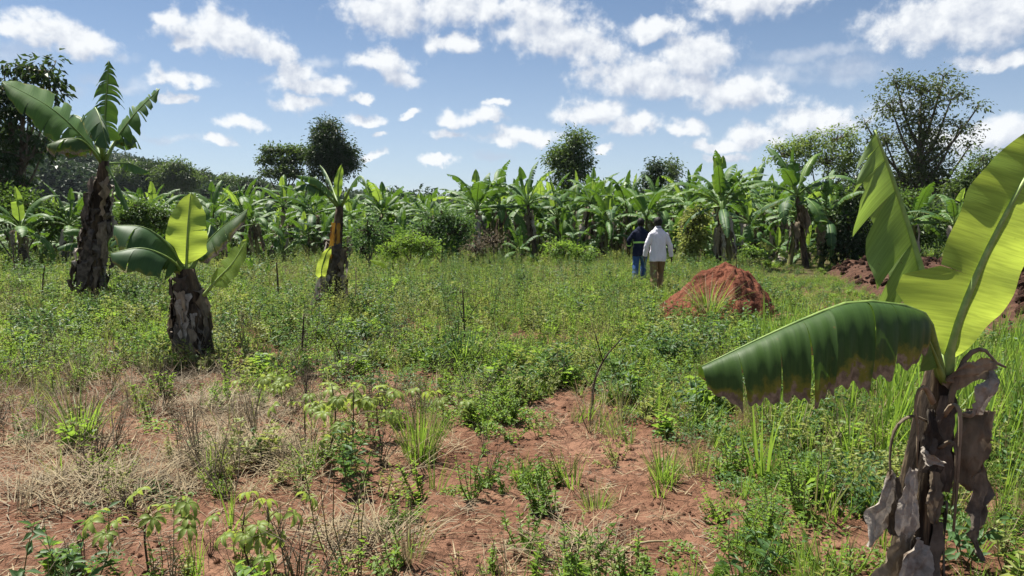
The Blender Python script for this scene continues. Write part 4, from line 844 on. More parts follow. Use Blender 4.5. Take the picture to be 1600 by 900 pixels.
for k, (px, py, rx, ry, d, lab, m) in enumerate([(245, 258, 26, 18, 85, 'dark treetop left of the round one below the wooded hill', 'tree_dark'), (277, 258, 24, 18, 80, 'rounded treetop over the grove below the wooded hill crest', 'tree_mid'), (205, 262, 26, 20, 90, 'treetop just right of the tall ragged banana crown', 'tree_mid'), (310, 270, 20, 14, 95, 'small treetop at the foot of the wooded hill', 'tree_dark'), (355, 278, 26, 12, 95, 'low spreading treetop where the hill ends', 'tree_mid'), (395, 280, 24, 12, 90, 'low treetop just left of the flat-topped tree', 'tree_dark')]):
    tree('background_tree', lab, px, d*1.7, .3, [(px, py+8, rx*.8, ry*.8), (px-12, py+16, rx, ry*.8), (px+12, py+22, rx, ry*.8)], 170, 40, .62, .5, .28, MAT[m], 320+k, group='treetops behind the grove on the left', twigs=False)
def shrub(label, px, d, blobs, n, nleaf, crad, ll, lw, mat, seed, group='shrubs in front of the grove'):
    g = np.random.default_rng(seed); base = on_ground(at(px, 344, d)); root = empty('shrub', base); o = np.array(base); k = d/FPX
    B = [(np.array(at(a, b, d+g.uniform(-.4, .4)))-o, (c*k, (c+e)*.5*k, e*k)) for (a, b, c, e) in blobs]
    me, mbt = foliage_mesh(B, n, nleaf, crad, ll, lw, g, MAT[mat], True, .3, .2); link('foliage', me, root)
    mb = MB()
    for c, r in B: mb.tube(spline([(g.normal()*.1, g.normal()*.1, -.05), c*.5+g.normal(size=3)*.1, c-np.array([0, 0, r[2]*.3])], 5), [.03, .026, .022, .018, .012], 5, 0, False)
    mb.build('stem', MAT['bark'], root); tag(mbt.build('twigs', MAT['twig'], root), kind='stuff'); return tag(root, label, 'shrub', group)
shrub('dark leafy shrub in mid field left of the drooping banana leaves', 690, 25.5, [(690, 345, 30, 22), (715, 360, 24, 24), (665, 365, 26, 18), (700, 345, 20, 14)], 130, 24, .16, .13, .06, 'weed_dark', 401)
shrub('bright green feathery shrub between the orange-sheathed banana and the dark shrub', 640, 22, [(640, 380, 26, 16), (615, 390, 20, 14), (665, 385, 20, 14)], 110, 24, .13, .10, .035, 'weed', 402)
shrub('grey-flecked shrub just right of the orange-sheathed banana', 578, 21, [(575, 360, 18, 26), (590, 362, 14, 14), (566, 388, 14, 12)], 60, 18, .15, .11, .05, 'weed_dark', 403)
shrub('round leafy bush behind the white-shirted man, sunlit yellow leaves', 1085, 25, [(1082, 365, 18, 32), (1090, 340, 14, 20), (1080, 390, 16, 16)], 100, 20, .13, .14, .08, 'weed_yel', 404)
shrub('very dark bush at the right end of the grove by the ploughed soil', 1318, 25, [(1312, 380, 26, 28), (1335, 360, 26, 34), (1350, 385, 22, 20), (1330, 330, 26, 24), (1345, 300, 20, 22)], 220, 24, .16, .16, .08, 'tree_dark', 405)
shrub('broad dark green bush behind the torn leaf, under the big tree', 1400, 29, [(1390, 340, 34, 36), (1430, 360, 34, 30), (1370, 310, 26, 24), (1460, 350, 30, 34), (1420, 320, 30, 26)], 260, 24, .18, .16, .08, 'shrub', 406)
shrub('dense bush behind the yellow leaf at the right edge', 1560, 30, [(1520, 350, 36, 34), (1570, 340, 40, 40), (1620, 345, 40, 40), (1500, 380, 30, 22), (1590, 385, 40, 24)], 260, 24, .18, .16, .08, 'shrub', 407)
shrub('dark undergrowth bush beneath the big-leaved tree at the left edge', 20, 24, [(10, 320, 30, 28), (45, 330, 30, 26), (-25, 330, 30, 30), (75, 340, 24, 18)], 200, 24, .16, .15, .07, 'shrub', 408)
shrub('tangled dark shrub between the tall ragged banana and the bright leaf', 222, 23, [(215, 330, 26, 20), (250, 340, 24, 16), (195, 345, 18, 14)], 130, 22, .15, .12, .06, 'shrub', 409)
shrub('low yellow-green bush among the grove trunks right of the mound', 1178, 26, [(1178, 395, 12, 9)], 30, 20, .1, .1, .06, 'weed', 410)
shrub('pale grassy bush at the edge of the ploughed soil below the torn leaf', 1372, 26.5, [(1372, 395, 26, 14), (1350, 405, 16, 10)], 90, 22, .14, .22, .02, 'weed', 411)
shrub('brown leafless bramble below the drooping banana leaves in mid field', 770, 24, [(770, 375, 26, 14), (745, 388, 20, 10)], 60, 10, .14, .10, .03, 'straw_grey', 412)
shrub('low green bush left of the two men at the grove edge', 880, 25, [(870, 390, 26, 10), (905, 395, 24, 9)], 70, 20, .13, .12, .05, 'weed', 413)

# far wood on the hill
g = np.random.default_rng(31)
def far_crown(seed):
    gg = np.random.default_rng(seed); B = [(np.array([gg.normal()*1.1, gg.normal()*1.1, 4+gg.normal()*1.0]), (2.2, 2.2, 1.8)) for _ in range(4)]
    me, _ = foliage_mesh(B, 60, 16, .6, 1.0, .6, gg, MAT['wood_far'], None, .5); return me
n = 2600; a = g.uniform(R(-48), R(48), n); r = 150+250*g.uniform(0, 1, n)**.6; X = r*np.sin(a); Y = r*np.cos(a)
scatter('far_wood', [far_crown(501), far_crown(502), far_crown(503)], np.stack([X, Y, hill_h(X, Y)-1.0], 1), np.stack([X*0, X*0, g.uniform(0, 6.28, n)], 1), g.uniform(.7, 1.5, n), g.integers(0, 3, n), 'distant wood covering the low hill beyond the grove', 'wood')

g = np.random.default_rng(33); ug = [weed_proto(g, .9, 7, .5, 26, .12, .06, [MAT['shrub'], MAT['wstem']]), weed_proto(g, .6, 7, .4, 24, .12, .06, [MAT['weed_dark'], MAT['wstem']]), weed_proto(g, .7, 6, .5, 22, .16, .06, [MAT['tree_mid'], MAT['wstem']])]
n = 3000; d = 31+75*g.uniform(0, 1, n)**1.2; x = d*g.uniform(-.95, .62, n); d = np.where((x > 8) & (d < 35), d+8, d)
scatter('grove_undergrowth', ug, np.stack([x, d, hz_xy(x, d)], 1), np.stack([x*0, x*0, g.uniform(0, 6.28, n)], 1), g.uniform(.7, 1.5, n)*np.interp(d, [31, 60, 106], [.8, 1.5, 3.2]), g.integers(0, 3, n), 'shaded green undergrowth between the banana trunks', 'undergrowth')

# ------------------------------------------------------------------ soil mound
def soil_mound():
    g = np.random.default_rng(41); base = on_ground(at(1128, 344, 12.3)); nr, na = 40, 110; vs = []; 
    for i in range(nr+1):
        q = i/nr
        for j in range(na):
            a = 2*PI*j/na; rx = 1.08 + .10*math.sin(a*2+1)+.06*math.sin(5*a); x = math.cos(a)*q*rx*(1.02 if math.cos(a) < 0 else .88); y = math.sin(a)*q*1.05
            h = .78*(1-max(0, (q-.28)/.72)**1.7) if q > .28 else .80
            if math.cos(a) < 0: h = .80*(1-max(0, (q-.18)/.82)**.95)
            nz = mnoise.fractal(Vector((x*2.2, y*2.2, 3.1)), 1.0, 2.0, 5); cr = abs(mnoise.noise(Vector((x*5, y*5, h*5))))
            n2 = mnoise.fractal(Vector((x*7, y*7, 1.1)), .8, 2.0, 4); vs.append((x+.02*n2, y, max(-.12, h*(1+.09*nz)+.05*nz*(1-q)+.06*n2-.05*(1-cr)**6 - (.12 if q > .97 else 0))))
    fs = [(i*na+j, i*na+(j+1) % na, (i+1)*na+(j+1) % na, (i+1)*na+j) for i in range(nr) for j in range(na)]
    mb = MB(); mb.add(vs, [f[::-1] for f in fs]); root = mb.build('soil_mound', MAT['mound'], None, True, base)
    import bmesh
    bm = bmesh.new(); bm.from_mesh(root.data); bmesh.ops.remove_doubles(bm, verts=bm.verts, dist=.0005); bmesh.ops.recalc_face_normals(bm, faces=bm.faces); bm.to_mesh(root.data); bm.free()
    return tag(root, 'heap of bright red earth in the weeds right of the two men', 'soil mound')
MOUND = soil_mound(); PLANTS_CLEAR.append((MOUND.location.x, MOUND.location.y-.35, 1.2))

# ------------------------------------------------------------------ single plants and tufts one can pick out
def tuft_at(label, px, py, n, L, w, spread, bend, lean, mats, seed, z=None, cat='grass tuft', name='grass_tussock', mix=.25, d=None):
    g = np.random.default_rng(seed); p = gpt(px, py) if d is None else at(px, py, d); me = tuft_mesh(g, n, L, w, spread, bend, lean, mats, name, 5, mix); return tag(link(name, me, None, p), label, cat, 'grass tussocks')
GS = [MAT['grass'], MAT['straw']]
tuft_at('large half-dry grass tussock at the upper left corner of the bare red patch', 655, 712, 170, .55, .008, .10, .55, .55, GS, 601)
tuft_at('green leafy tussock in the dry grass at the left', 125, 682, 90, .50, .016, .10, .8, .7, GS, 602)
tuft_at('drooping grey-green tussock growing on the front of the red mound', 1108, 490, 170, .85, .016, .18, 1.4, .9, [MAT['grass'], MAT['straw']], 603, mix=.4, d=11.4)
tuft_at('upright bright grass clump in front of the man in the white shirt', 1028, 486, 80, .72, .022, .13, .35, .25, GS, 604, mix=.05)
tuft_at('small grey-green tuft in the middle of the bare red patch, right side', 930, 782, 90, .22, .006, .07, .6, .8, GS, 605)
tuft_at('bushy dark green tussock directly below the taller mid field weeds', 725, 580, 120, .60, .018, .12, .7, .6, [MAT['weed_dark'], MAT['grass']], 606)
tuft_at('green grass clump between the two bare patches near the left front', 330, 742, 80, .30, .008, .08, .8, .9, GS, 607)
tuft_at('grass tuft at the right rim of the bare patch', 1035, 740, 70, .30, .009, .07, .8, .8, GS, 608)
tuft_at('sparse seeding grass tuft at the bottom centre', 640, 870, 80, .38, .005, .06, .5, .8, [MAT['straw'], MAT['grass']], 609)
def weed_at(label, px, py, h, stems, spread, lps, ll, lw, mat, seed, name='weed_plant'):
    g = np.random.default_rng(seed); me = weed_proto(g, h, stems, spread, lps, ll, lw, [MAT[mat], MAT['wstem']]); return tag(link(name, me, None, gpt(px, py)), label, 'weed', 'single weeds in the foreground')
for k, (lab, px, py, h, st, sp, lps, ll, lw, m) in enumerate([
    ('leafy green weed left of the middle of the bare red patch', 738, 775, .30, 7, .16, 30, .035, .016, 'weed'),
    ('small green weed just below the centre of the bare red patch', 832, 800, .20, 6, .13, 26, .03, .014, 'weed'),
    ('withered reddish weed on the right half of the bare red patch', 880, 735, .28, 7, .2, 12, .03, .012, 'weed_red'),
    ('bright bushy weed on the soil left of the foreground banana trunk', 1195, 850, .30, 10, .2, 34, .045, .018, 'weed'),
    ('low green weed at the bottom centre right of the seeding grass', 760, 885, .14, 6, .15, 22, .03, .014, 'weed'),
    ('small weed at the bottom edge, right of centre', 1010, 885, .13, 5, .1, 20, .03, .016, 'weed'),
    ('broad-leaved pale weed at the bottom left edge', 105, 905, .16, 6, .14, 16, .09, .05, 'weed'),
    ('dark green weed at the right rim of the bare red patch', 1140, 735, .34, 9, .22, 36, .045, .018, 'weed'),
    ('withered thin weed standing on the bare red patch, left side', 560, 905, .75, 4, .25, 16, .04, .012, 'weed_red'),
    ('tall thin weed with sparse leaves leaning left of the bare patch', 520, 860, .95, 2, .30, 22, .05, .018, 'weed_yel'),
    ('low spreading weed at the upper end of the bare red patch', 800, 680, .12, 7, .2, 20, .04, .016, 'weed'),
    ('dense round weed behind the bare red patch', 745, 655, .40, 14, .3, 40, .045, .018, 'weed'),
    ('tall feathery weed standing out in the middle of the field', 615, 480, 1.15, 5, .3, 60, .07, .012, 'weed_dark'),
    ('tall bluish weed left of the bushy dark tussock', 700, 505, 1.0, 4, .2, 50, .08, .016, 'weed_dark'),
    ('tall feathery weed in the field left of the upright grass clump', 925, 515, 1.0, 4, .22, 50, .07, .014, 'weed_dark')]):
    weed_at(lab, px, py, h, st, sp, lps, ll, lw, m, 640+k)
def stick(label, pts, r0, r1, seed, mat='twig', branches=0):
    g = np.random.default_rng(seed); b = np.array(gpt(*pts[0])); d = b[1]; P = [np.array([0, 0, -.05])]+[np.array(at(x, y, d))-b for x, y in pts[1:]]
    mb = MB(); S = spline(P, 9); mb.tube(S, [r0*(1-i/8)+r1*i/8 for i in range(9)], 6, 0, True, .2)
    for k in range(branches):
        i = int(g.integers(2, 8)); mb.tube([S[i], S[i]+np.array([g.normal()*.12, g.normal()*.12, abs(g.normal())*.15+.05])], [r1*1.2, r1*.5], 4, 0)
    return tag(mb.build('dead_stalk', MAT[mat], None, True, Vector(b)), label, 'dead stalk', 'dead stalks in the weeds')
stick('upright dark dead stalk left of the orange-sheathed banana', [(435, 478), (434, 445), (432, 410)], .022, .014, 701)
stick('thin dark stalk in the weeds at the far left', [(66, 468), (67, 440), (70, 415)], .02, .010, 702)
stick('short brown dead stalk below and left of the orange-sheathed banana', [(471, 556), (473, 525), (475, 490)], .016, .008, 703)
stick('slanting dark dead branch right of centre in the weeds', [(925, 640), (928, 600), (945, 560), (972, 528)], .013, .005, 704, branches=2)
stick('forked brown dead weed stems near the centre left', [(540, 585), (530, 555), (520, 530)], .010, .004, 705, branches=6)
stick('thin bare stalk in front of the red mound, right side', [(1152, 478), (1152, 440), (1150, 395)], .014, .005, 706, branches=3)
stick('pale bare stalk beside the shaggy base of the orange-sheathed banana', [(552, 486), (556, 455), (556, 418)], .014, .008, 707, 'straw')
stick('tall dark weed stalk right of the bushy tussock', [(726, 560), (725, 505), (723, 450)], .014, .006, 708, branches=4)
stick('long pale dry stalk lying across the bare soil at bottom right', [(945, 850), (1000, 849), (1050, 845)], .008, .005, 709, 'straw')

# cassava
def cassava_leaf_mesh(seed):
    g = np.random.default_rng(seed); mb = MB(); n = 6
    for k in range(n):
        a = R(-115+230*k/(n-1))+g.normal()*.05; L = .115*(1-.28*abs(k-(n-1)/2)/((n-1)/2))*g.uniform(.9, 1.1); w = .030
        pts = [np.array([0, 0, 0])]; e = .35; p = np.zeros(3)
        for i in range(4): p = p+np.array([math.cos(a)*math.cos(e), math.sin(a)*math.cos(e), math.sin(e)])*L/4; pts.append(p); e -= .55
        sd = np.array([-math.sin(a), math.cos(a), 0]); ws = [.12, .6, 1.0, .75, .05]
        vs = []
        for q, ww in zip(pts, ws): vs += [q-sd*w*ww/2+np.array([0, 0, .003]), q-np.array([0, 0, .002]), q+sd*w*ww/2+np.array([0, 0, .003])]
        mb.add(vs, [(3*i+j, 3*i+j+1, 3*i+j+4, 3*i+j+3) for i in range(4) for j in range(2)], 0)
    return mb.mesh('cassava_leaf', [MAT['cassava']])
CLEAF = [cassava_leaf_mesh(s) for s in (1, 2, 3)]
def cassava(label, px, py, top, nleaf, seed, spread=.16, ls=1.0):
    g = np.random.default_rng(seed); b = gpt(px, py); root = empty('cassava_plant', b); d = b.y; tp = np.array(at(top[0], top[1], d))-np.array(b)
    mb = MB(); S = spline([(0, 0, -.03), tp*.5+g.normal(size=3)*.03, tp], 8); mb.tube(S, [.0062*(1-.06*i) for i in range(8)], 6, 0, True, .15); mb.build('stem', MAT['twig'], root)
    for i in range(nleaf):
        t = g.uniform(.55, 1.0); s = S[int(t*7)]; a = 2.4*i+g.normal()*.3; l = spread*g.uniform(.5, 1.1); e = s+np.array([math.cos(a)*l, math.sin(a)*l, l*.35*g.uniform(-.2, 1.2)])
        pm = MB(); pm.tube(spline([s, (s+e)/2+np.array([0, 0, .03]), e], 4), [.003, .0025, .002, .0018], 4, 0, False); lf = link('leaf', CLEAF[i % 3], root, e)
        lf.rotation_euler = (g.normal()*.2, R(25)+g.normal()*.25, a); lf.scale = (ls*g.uniform(.8, 1.2),)*3
        po = pm.build('leaf_stalk', MAT['weed_red'], root)
    return tag(root, label, 'cassava plant', 'cassava plants in the foreground')
cassava('cassava plant with drooping hand-shaped leaves at the bottom left', 236, 905, (236, 790), 11, 801, .24, .95)
cassava('thin cassava plant with two leaves left of the bottom centre, leaning', 400, 905, (382, 800), 6, 802, .13, .9)
cassava('small cassava plant right of the straw heap in the left foreground', 432, 905, (418, 792), 7, 803, .18, .9)
cassava('cassava plant with a dark stem and few leaves above the straw heap', 395, 655, (415, 590), 7, 804, .2, 1.15)
cassava('yellow-green cassava plant left in the tall cluster near the centre', 478, 700, (480, 585), 9, 805, .26, 1.0)
cassava('yellow-green cassava plant in the middle of the tall cluster', 512, 712, (518, 600), 9, 806, .26, 1.0)
cassava('leafiest cassava plant on the right of the tall cluster near the centre', 548, 720, (552, 610), 9, 807, .26, 1.0)
cassava('small cassava plant with pale leaves right of the tall cluster', 596, 690, (592, 612), 8, 808, .18, 1.1)
cassava('low cassava plant behind the bare patch with whitish leaves', 690, 660, (684, 615), 7, 809, .2, 1.1)

# straw heaps
def heap(label, px, py, rad, n, seed, mats):
    g = np.random.default_rng(seed); mb = MB(); main = g.uniform(0, PI)
    for i in range(n):
        a = g.uniform(0, 2*PI); r = rad*math.sqrt(g.uniform()); z = .16*(1-(r/rad)**2)*g.uniform(0, 1); az = main+g.normal()*.9; e = g.normal()*.22+.12
        blade(mb, (math.cos(a)*r*1.4, math.sin(a)*r*.8, z), (math.cos(az)*math.cos(e), math.sin(az)*math.cos(e), math.sin(e)), g.uniform(.15, .5), .0055*g.uniform(.5, 1.3), .35*g.uniform(0, 1.4), g, int(g.uniform() < .3), 4, az)
    return tag(mb.build('straw_heap', mats, None, True, gpt(px, py)), label, 'straw heap', 'heaps of dry grass')
SG = [MAT['straw'], MAT['straw_grey']]
heap('pale heap of dry straw in the left foreground, nearer the centre', 395, 715, .40, 900, 811, SG); heap('wide heap of flattened dry grass at the far left foreground', 160, 770, .42, 800, 812, SG)
heap('greyish dry weed heap behind the pale straw heap', 330, 640, .50, 700, 813, [MAT['straw_grey'], MAT['straw']]); heap('sparse dry straw heap left of the bottom centre', 560, 850, .22, 260, 814, SG)
heap('small dry grass heap at the bottom of the bare patch', 905, 868, .2, 200, 815, SG)

# fallen stems at the grove edge
def fallen(label, px, py, L, rz, seed, mat='dead_grey'):
    g = np.random.default_rng(seed); p = gpt(px, py); mb = MB(); mb.tube(spline([(-L/2, 0, .07), (0, g.normal()*.06, .10), (L/2, 0, .06)], 8), [.10, .11, .115, .11, .10, .095, .085, .06], 9, 0, True, .25)
    ribbon(mb, [(L*.2, .05, .14), (L*.45, .12, .16), (L*.7, .2, .04)], [.12, .2, .06], (0, 1, .3), g, .04, 8, 4); o = mb.build('fallen_banana_stem', MAT[mat], None, True, p); o.rotation_euler = (0, 0, rz)
    return tag(o, label, 'fallen stem', 'cut stems lying at the grove edge')
fallen('pale cut banana stem lying right behind the red mound', 1168, 414, 1.3, .1, 821); fallen('pale cut banana stem lying left of the thick brown trunk', 1200, 409, 1.1, -.3, 822); fallen('cut banana stem lying by the pale stump-like trunk', 1222, 413, .9, .5, 823)
fallen('brown cut stem lying between the men and the mound', 1102, 409, 1.0, .2, 824, 'dead'); fallen('far pale stem lying among the grove trunks right of the mound', 1150, 399, 1.2, 0, 825)

# ------------------------------------------------------------------ two men walking away
def remeshed(name, mb, mats, parent, voxel, smooth=4, subd=False):
    """fuse overlapping limbs into one continuous skin"""
    me = mb.mesh(name+'_raw', mats); o = bpy.data.objects.new(name+'_raw', me); COL.objects.link(o)
    m = o.modifiers.new('r', 'REMESH'); m.mode = 'VOXEL'; m.voxel_size = voxel; m.use_smooth_shade = True
    s = o.modifiers.new('s', 'SMOOTH'); s.factor = .5; s.iterations = smooth
    dg = bpy.context.evaluated_depsgraph_get(); ev = o.evaluated_get(dg); out = bpy.data.meshes.new_from_object(ev); out.name = name
    bpy.data.objects.remove(o); out.materials.clear(); out.materials.append(mats[0] if isinstance(mats, list) else mats)
    out.polygons.foreach_set('use_smooth', [True]*len(out.polygons)); return link(name, out, parent)
def loft(mb, rings, n=16):
    """rings: (centre, rx, ry) stacked, level ellipses"""
    vs = []
    for (c, rx, ry) in rings:
        for j in range(n): a = 2*PI*j/n; vs.append((c[0]+rx*math.cos(a), c[1]+ry*math.sin(a), c[2]))
    k = len(rings); mb.add(vs, [(i*n+j, i*n+(j+1) % n, (i+1)*n+(j+1) % n, (i+1)*n+j) for i in range(k-1) for j in range(n)]+[tuple(range(n-1, -1, -1)), tuple((k-1)*n+j for j in range(n))])
def ball(mb, c, r, n=12):
    rings = []
    for i in range(1, 8): a = PI*i/8; rings.append(((c[0], c[1], c[2]-r[2]*math.cos(a)), r[0]*math.sin(a), r[1]*math.sin(a)))
    loft(mb, rings, n)
SKIN = plain('dark_brown_skin', (0.030, 0.018, 0.012, 1), .45, .4)
def cloth(name, c, s=1.0, wrinkle=.6):
    m, t, out = newmat(name); oc = N(t, 'ShaderNodeTexCoord').outputs['Object']
    w = NOISE(t, VM(t, 'MULTIPLY', oc, (1.6, 1.6, .55)), 9, 4, .55, dist=.6); f = NOISE(t, oc, 120, 2, .5)
    colr = MIXC(t, SSTEP(t, w.outputs[0], .3, .7), tuple(x*.86 for x in c[:3])+(1,), c); p = principled(t, colr, .85, .15, M(t, 'ADD', w.outputs[0], M(t, 'MULTIPLY', f.outputs[0], .05)), wrinkle, .05); t.links.new(p.outputs[0], out.inputs[0]); return m
def person(base, rz, s, label, joints, top_mat, leg_mat, shoe_mat, top_name, band=None, hair=True):
    root = empty('person', base, rz, s); J = {k: np.array(v, float) for k, v in joints.items()}
    g = np.random.default_rng(3)
    def limb(mb, a, b, c, r, n=12):
        pts = [a, (a*.5+b*.5), b, (b*.5+c*.5), c]; mb.tube(pts, r, n)
    def arm_pts(sd): return J['sh'+sd], J['el'+sd], J['wr'+sd]
    # skin
    b = MB(); hd = J['head']; loft(b, [(J['neck']+np.array([0, -.01, -.10]), .075, .07), (J['neck'], .058, .060), (hd+np.array([0, -.01, -.09]), .055, .062)])
    ball(b, hd, (.090, .110, .128)); ball(b, hd+np.array([0, .035, -.06]), (.058, .062, .065))
    ball(b, hd+np.array([0, .105, -.01]), (.014, .02, .022)); ball(b, hd+np.array([0, .092, -.055]), (.026, .014, .010))
    for sx in (-1, 1): ball(b, hd+np.array([sx*.080, -.005, -.005]), (.012, .022, .034))
    pel = J['pelvis']; loft(b, [(pel+np.array([0, 0, -.12]), .12, .09), (pel+np.array([0, 0, .0]), .135, .10), (pel+np.array([0, 0, .16]), .115, .085), (pel+np.array([0, .01, .34]), .135, .095), (J['neck']+np.array([0, -.01, -.15]), .135, .08), (J['neck']+np.array([0, 0, -.05]), .09, .07)])
    for sd in 'LR':
        sh, e, w = arm_pts(sd); limb(b, sh, e, w, [.055, .050, .042, .040, .028])
        d = nrm(w-e); sx = -1 if sd == 'L' else 1; side = nrm(np.cross(d, np.array([1.0, 0, 0])))
        b.tube([w, w+d*.04, w+d*.085], [(.022, .030), (.020, .042), (.016, .040)], 10)
        for q in range(4):
            o = w+d*.080+side*(q-1.5)*.019; l = (.062, .075, .078, .066)[q]; cu = np.array([-sx*.010, 0, 0]); b.tube([o, o+d*l*.5+cu*.3, o+d*l+cu*1.6], [.0095, .009, .007], 6)
        th = w+d*.025+side*.036; b.tube([th, th+d*.035+side*.016, th+d*.062+side*.014], [.012, .011, .008], 6)
        hp, kn, an = J['hip'+sd], J['kn'+sd], J['an'+sd]; limb(b, hp, kn, an, [.082, .072, .055, .055, .036])
        b.tube([an, an+np.array([0, .01, -.05]), an+np.array([0, .12, -.055])], [.036, .038, .032], 8)
    body = remeshed('body', b, SKIN, root, .0085, 3)
    for sx in (-1, 1):
        e = MB(); ball(e, hd+np.array([sx*.032, .088, .012]), (.013, .010, .009), 8); e.build('eye', MAT['eye'], root)
    h = MB(); rings = []
    for i in range(9):
        a = PI*.5*i/8*.98; rings.append((hd+np.array([0, -.012, .02+.114*math.sin(a)]), .0955*math.cos(a)+.001, .114*math.cos(a)+.001))
    loft(h, [(hd+np.array([0, -.030, -.065]), .072, .080), (hd+np.array([0, -.022, -.02]), .088, .098)]+rings, 18); h.build('hair', MAT['hair'], root)
    # upper garment
    t = MB(); nk = J['neck']
    loft(t, [(pel+np.array([0, -.015, -.20]), .188, .145), (pel+np.array([0, -.01, -.10]), .190, .145), (pel+np.array([0, -.005, .02]), .184, .138), (pel+np.array([0, 0, .16]), .172, .130), (pel+np.array([0, .005, .30]), .188, .132), (nk+np.array([0, -.02, -.19]), .190, .122), (nk+np.array([0, -.015, -.125]), .178, .105), (nk+np.array([0, -.01, -.08]), .148, .09), (nk+np.array([0, -.01, -.03]), .088, .078), (nk+np.array([0, -.005, -.005]), .070, .072)], 22)
    for sd in 'LR':
        sh, e, w = arm_pts(sd); cu = w-nrm(w-e)*.005; limb(t, sh, e, cu, [.062, .066, .060, .056, .044])
        ball(t, sh, (.068, .068, .064)); sx = -1 if sd == 'L' else 1
        #t.tube([sh*.55+nk*.45+np.array([0, 0, -.075]), sh+np.array([0, 0, -.01])], [(.070, .072), (.072, .072)], 10)
    shirt = remeshed(top_name, t, top_mat, root, .011, 10)
    v = np.empty(len(shirt.data.vertices)*3); shirt.data.vertices.foreach_get('co', v); v = v.reshape(-1, 3)
    nn = np.empty(len(v)*3); shirt.data.vertices.foreach_get('normal', nn); nn = nn.reshape(-1, 3)
    am = np.array([mnoise.noise(Vector((p[0]*9+3, p[1]*9, p[2]*5)))*.011+mnoise.noise(Vector((p[0]*4, p[1]*4, p[2]*16+p[0]*14)))*.008 for p in v]); v += nn*am[:, None]; shirt.data.vertices.foreach_set('co', v.ravel()); shirt.data.update()
    if band:
        bd = MB(); z = band[0]; vs = []; n = 40
        for i in range(2):
            for j in range(n): a = 2*PI*j/n; vs.append((pel[0]+.190*math.cos(a), pel[1]+.145*math.sin(a), pel[2]+z+i*.045+.004*math.sin(3*a)))
        bd.add(vs, [(j, (j+1) % n, n+(j+1) % n, n+j) for j in range(n)]); bd.build('reflective_band', band[1], shirt)
        for sd in 'LR':
            sh, e, w = arm_pts(sd); q0 = e*.62+w*.38; dd = nrm(w-e); bb = MB(); bb.tube([q0, q0+dd*.045], [.071, .069], 16, 0, False); bb.build('reflective_band', band[1], shirt)
    else:
        c = MB(); c.tube([nk+np.array([0, -.005, -.01]), nk+np.array([0, .0, .010])], [(.076, .078), (.069, .072)], 18, 0, False); c.build('collar', top_mat, shirt)
        for sd in 'LR':
            sh, e, w = arm_pts(sd); d = nrm(w-e); bb = MB(); bb.tube([w-d*.055, w-d*.002], [.050, .047], 14, 0, False); bb.build('cuff', top_mat, shirt)
    tr = MB(); loft(tr, [(pel+np.array([0, 0, -.14]), .162, .118), (pel+np.array([0, 0, -.04]), .158, .115), (pel+np.array([0, 0, .04]), .140, .10)], 18)
    for sd in 'LR': hp, kn, an = J['hip'+sd], J['kn'+sd], J['an'+sd]; limb(tr, hp, kn, an+np.array([0, -.005, -.01]), [.105, .095, .080, .080, .068])
    trs = remeshed('trousers', tr, leg_mat, root, .011, 3)
    v = np.empty(len(trs.data.vertices)*3); trs.data.vertices.foreach_get('co', v); v = v.reshape(-1, 3); nn = np.empty(len(v)*3); trs.data.vertices.foreach_get('normal', nn); nn = nn.reshape(-1, 3)
    am = np.array([mnoise.noise(Vector((p[0]*6, p[1]*6, p[2]*13)))*.012 for p in v]); v += nn*am[:, None]; trs.data.vertices.foreach_set('co', v.ravel()); trs.data.update()
    for sd in 'LR':
        an = J['an'+sd]; f = MB(); f.tube([an+np.array([0, -.05, -.02]), an+np.array([0, -.045, -.055]), an+np.array([0, .08, -.062]), an+np.array([0, .185, -.07])], [(.034, .03), (.045, .035), (.046, .034), (.030, .018)], 12); remeshed('shoe', f, shoe_mat, root, .01, 3)
    return tag(root, label, 'person', 'two men walking away')
MAT['eye'] = plain('eye_white', (.6, .58, .55, 1), .2, .5); MAT['hair'] = roughmat('short_black_hair', (.010, .009, .008, 1), (.022, .019, .017, 1), 160, 2, .6, .5, .004)
WHITE = cloth('white_cotton_shirt', (.74, .71, .78, 1), wrinkle=.5); KHAKI = cloth('khaki_trousers', (.20, .135, .075, 1)); NAVY = cloth('navy_jacket', (.012, .016, .038, 1)); JEANS = cloth('blue_jeans', (.045, .10, .25, 1))
HIVIS = plain('lime_reflective_tape', (.42, .72, .16, 1), .4, .4); SHOE = plain('dark_shoe_leather', (.03, .024, .02, 1), .5, .4)
jw = dict(pelvis=(0, 0, .93), neck=(0, .03, 1.50), head=(0, .06, 1.60), shL=(-.170, -.01, 1.325), elL=(-.265, -.03, 1.09), wrL=(-.285, .05, .85), shR=(.170, -.01, 1.325), elR=(.275, -.02, 1.09), wrR=(.315, .03, .84),
          hipL=(-.09, 0, .88), knL=(-.10, -.02, .48), anL=(-.10, -.16, .10), hipR=(.09, 0, .88), knR=(.10, .14, .49), anR=(.09, .16, .08))
pw = on_ground(at(1029, 344, 16.2)); person(pw, R(3), 1.0, 'man in a white long-sleeved shirt and khaki trousers walking away', jw, WHITE, KHAKI, SHOE, 'shirt')
jb = dict(pelvis=(0, 0, .93), neck=(0, .04, 1.50), head=(.01, .08, 1.60), shL=(-.170, -.01, 1.325), elL=(-.30, -.03, 1.13), wrL=(-.27, .12, .93), shR=(.170, -.01, 1.325), elR=(.25, .06, 1.12), wrR=(.20, .24, .95),
          hipL=(-.09, 0, .88), knL=(-.11, .0, .48), anL=(-.13, -.12, .09), hipR=(.09, 0, .88), knR=(.10, .12, .49), anR=(.10, .18, .08))
pb = on_ground(at(1001, 344, 18.8)); person(pb, R(-6), 1.0, 'man in a dark jacket with a lime reflective band and blue jeans', jb, NAVY, JEANS, SHOE, 'jacket', band=(.14, HIVIS))
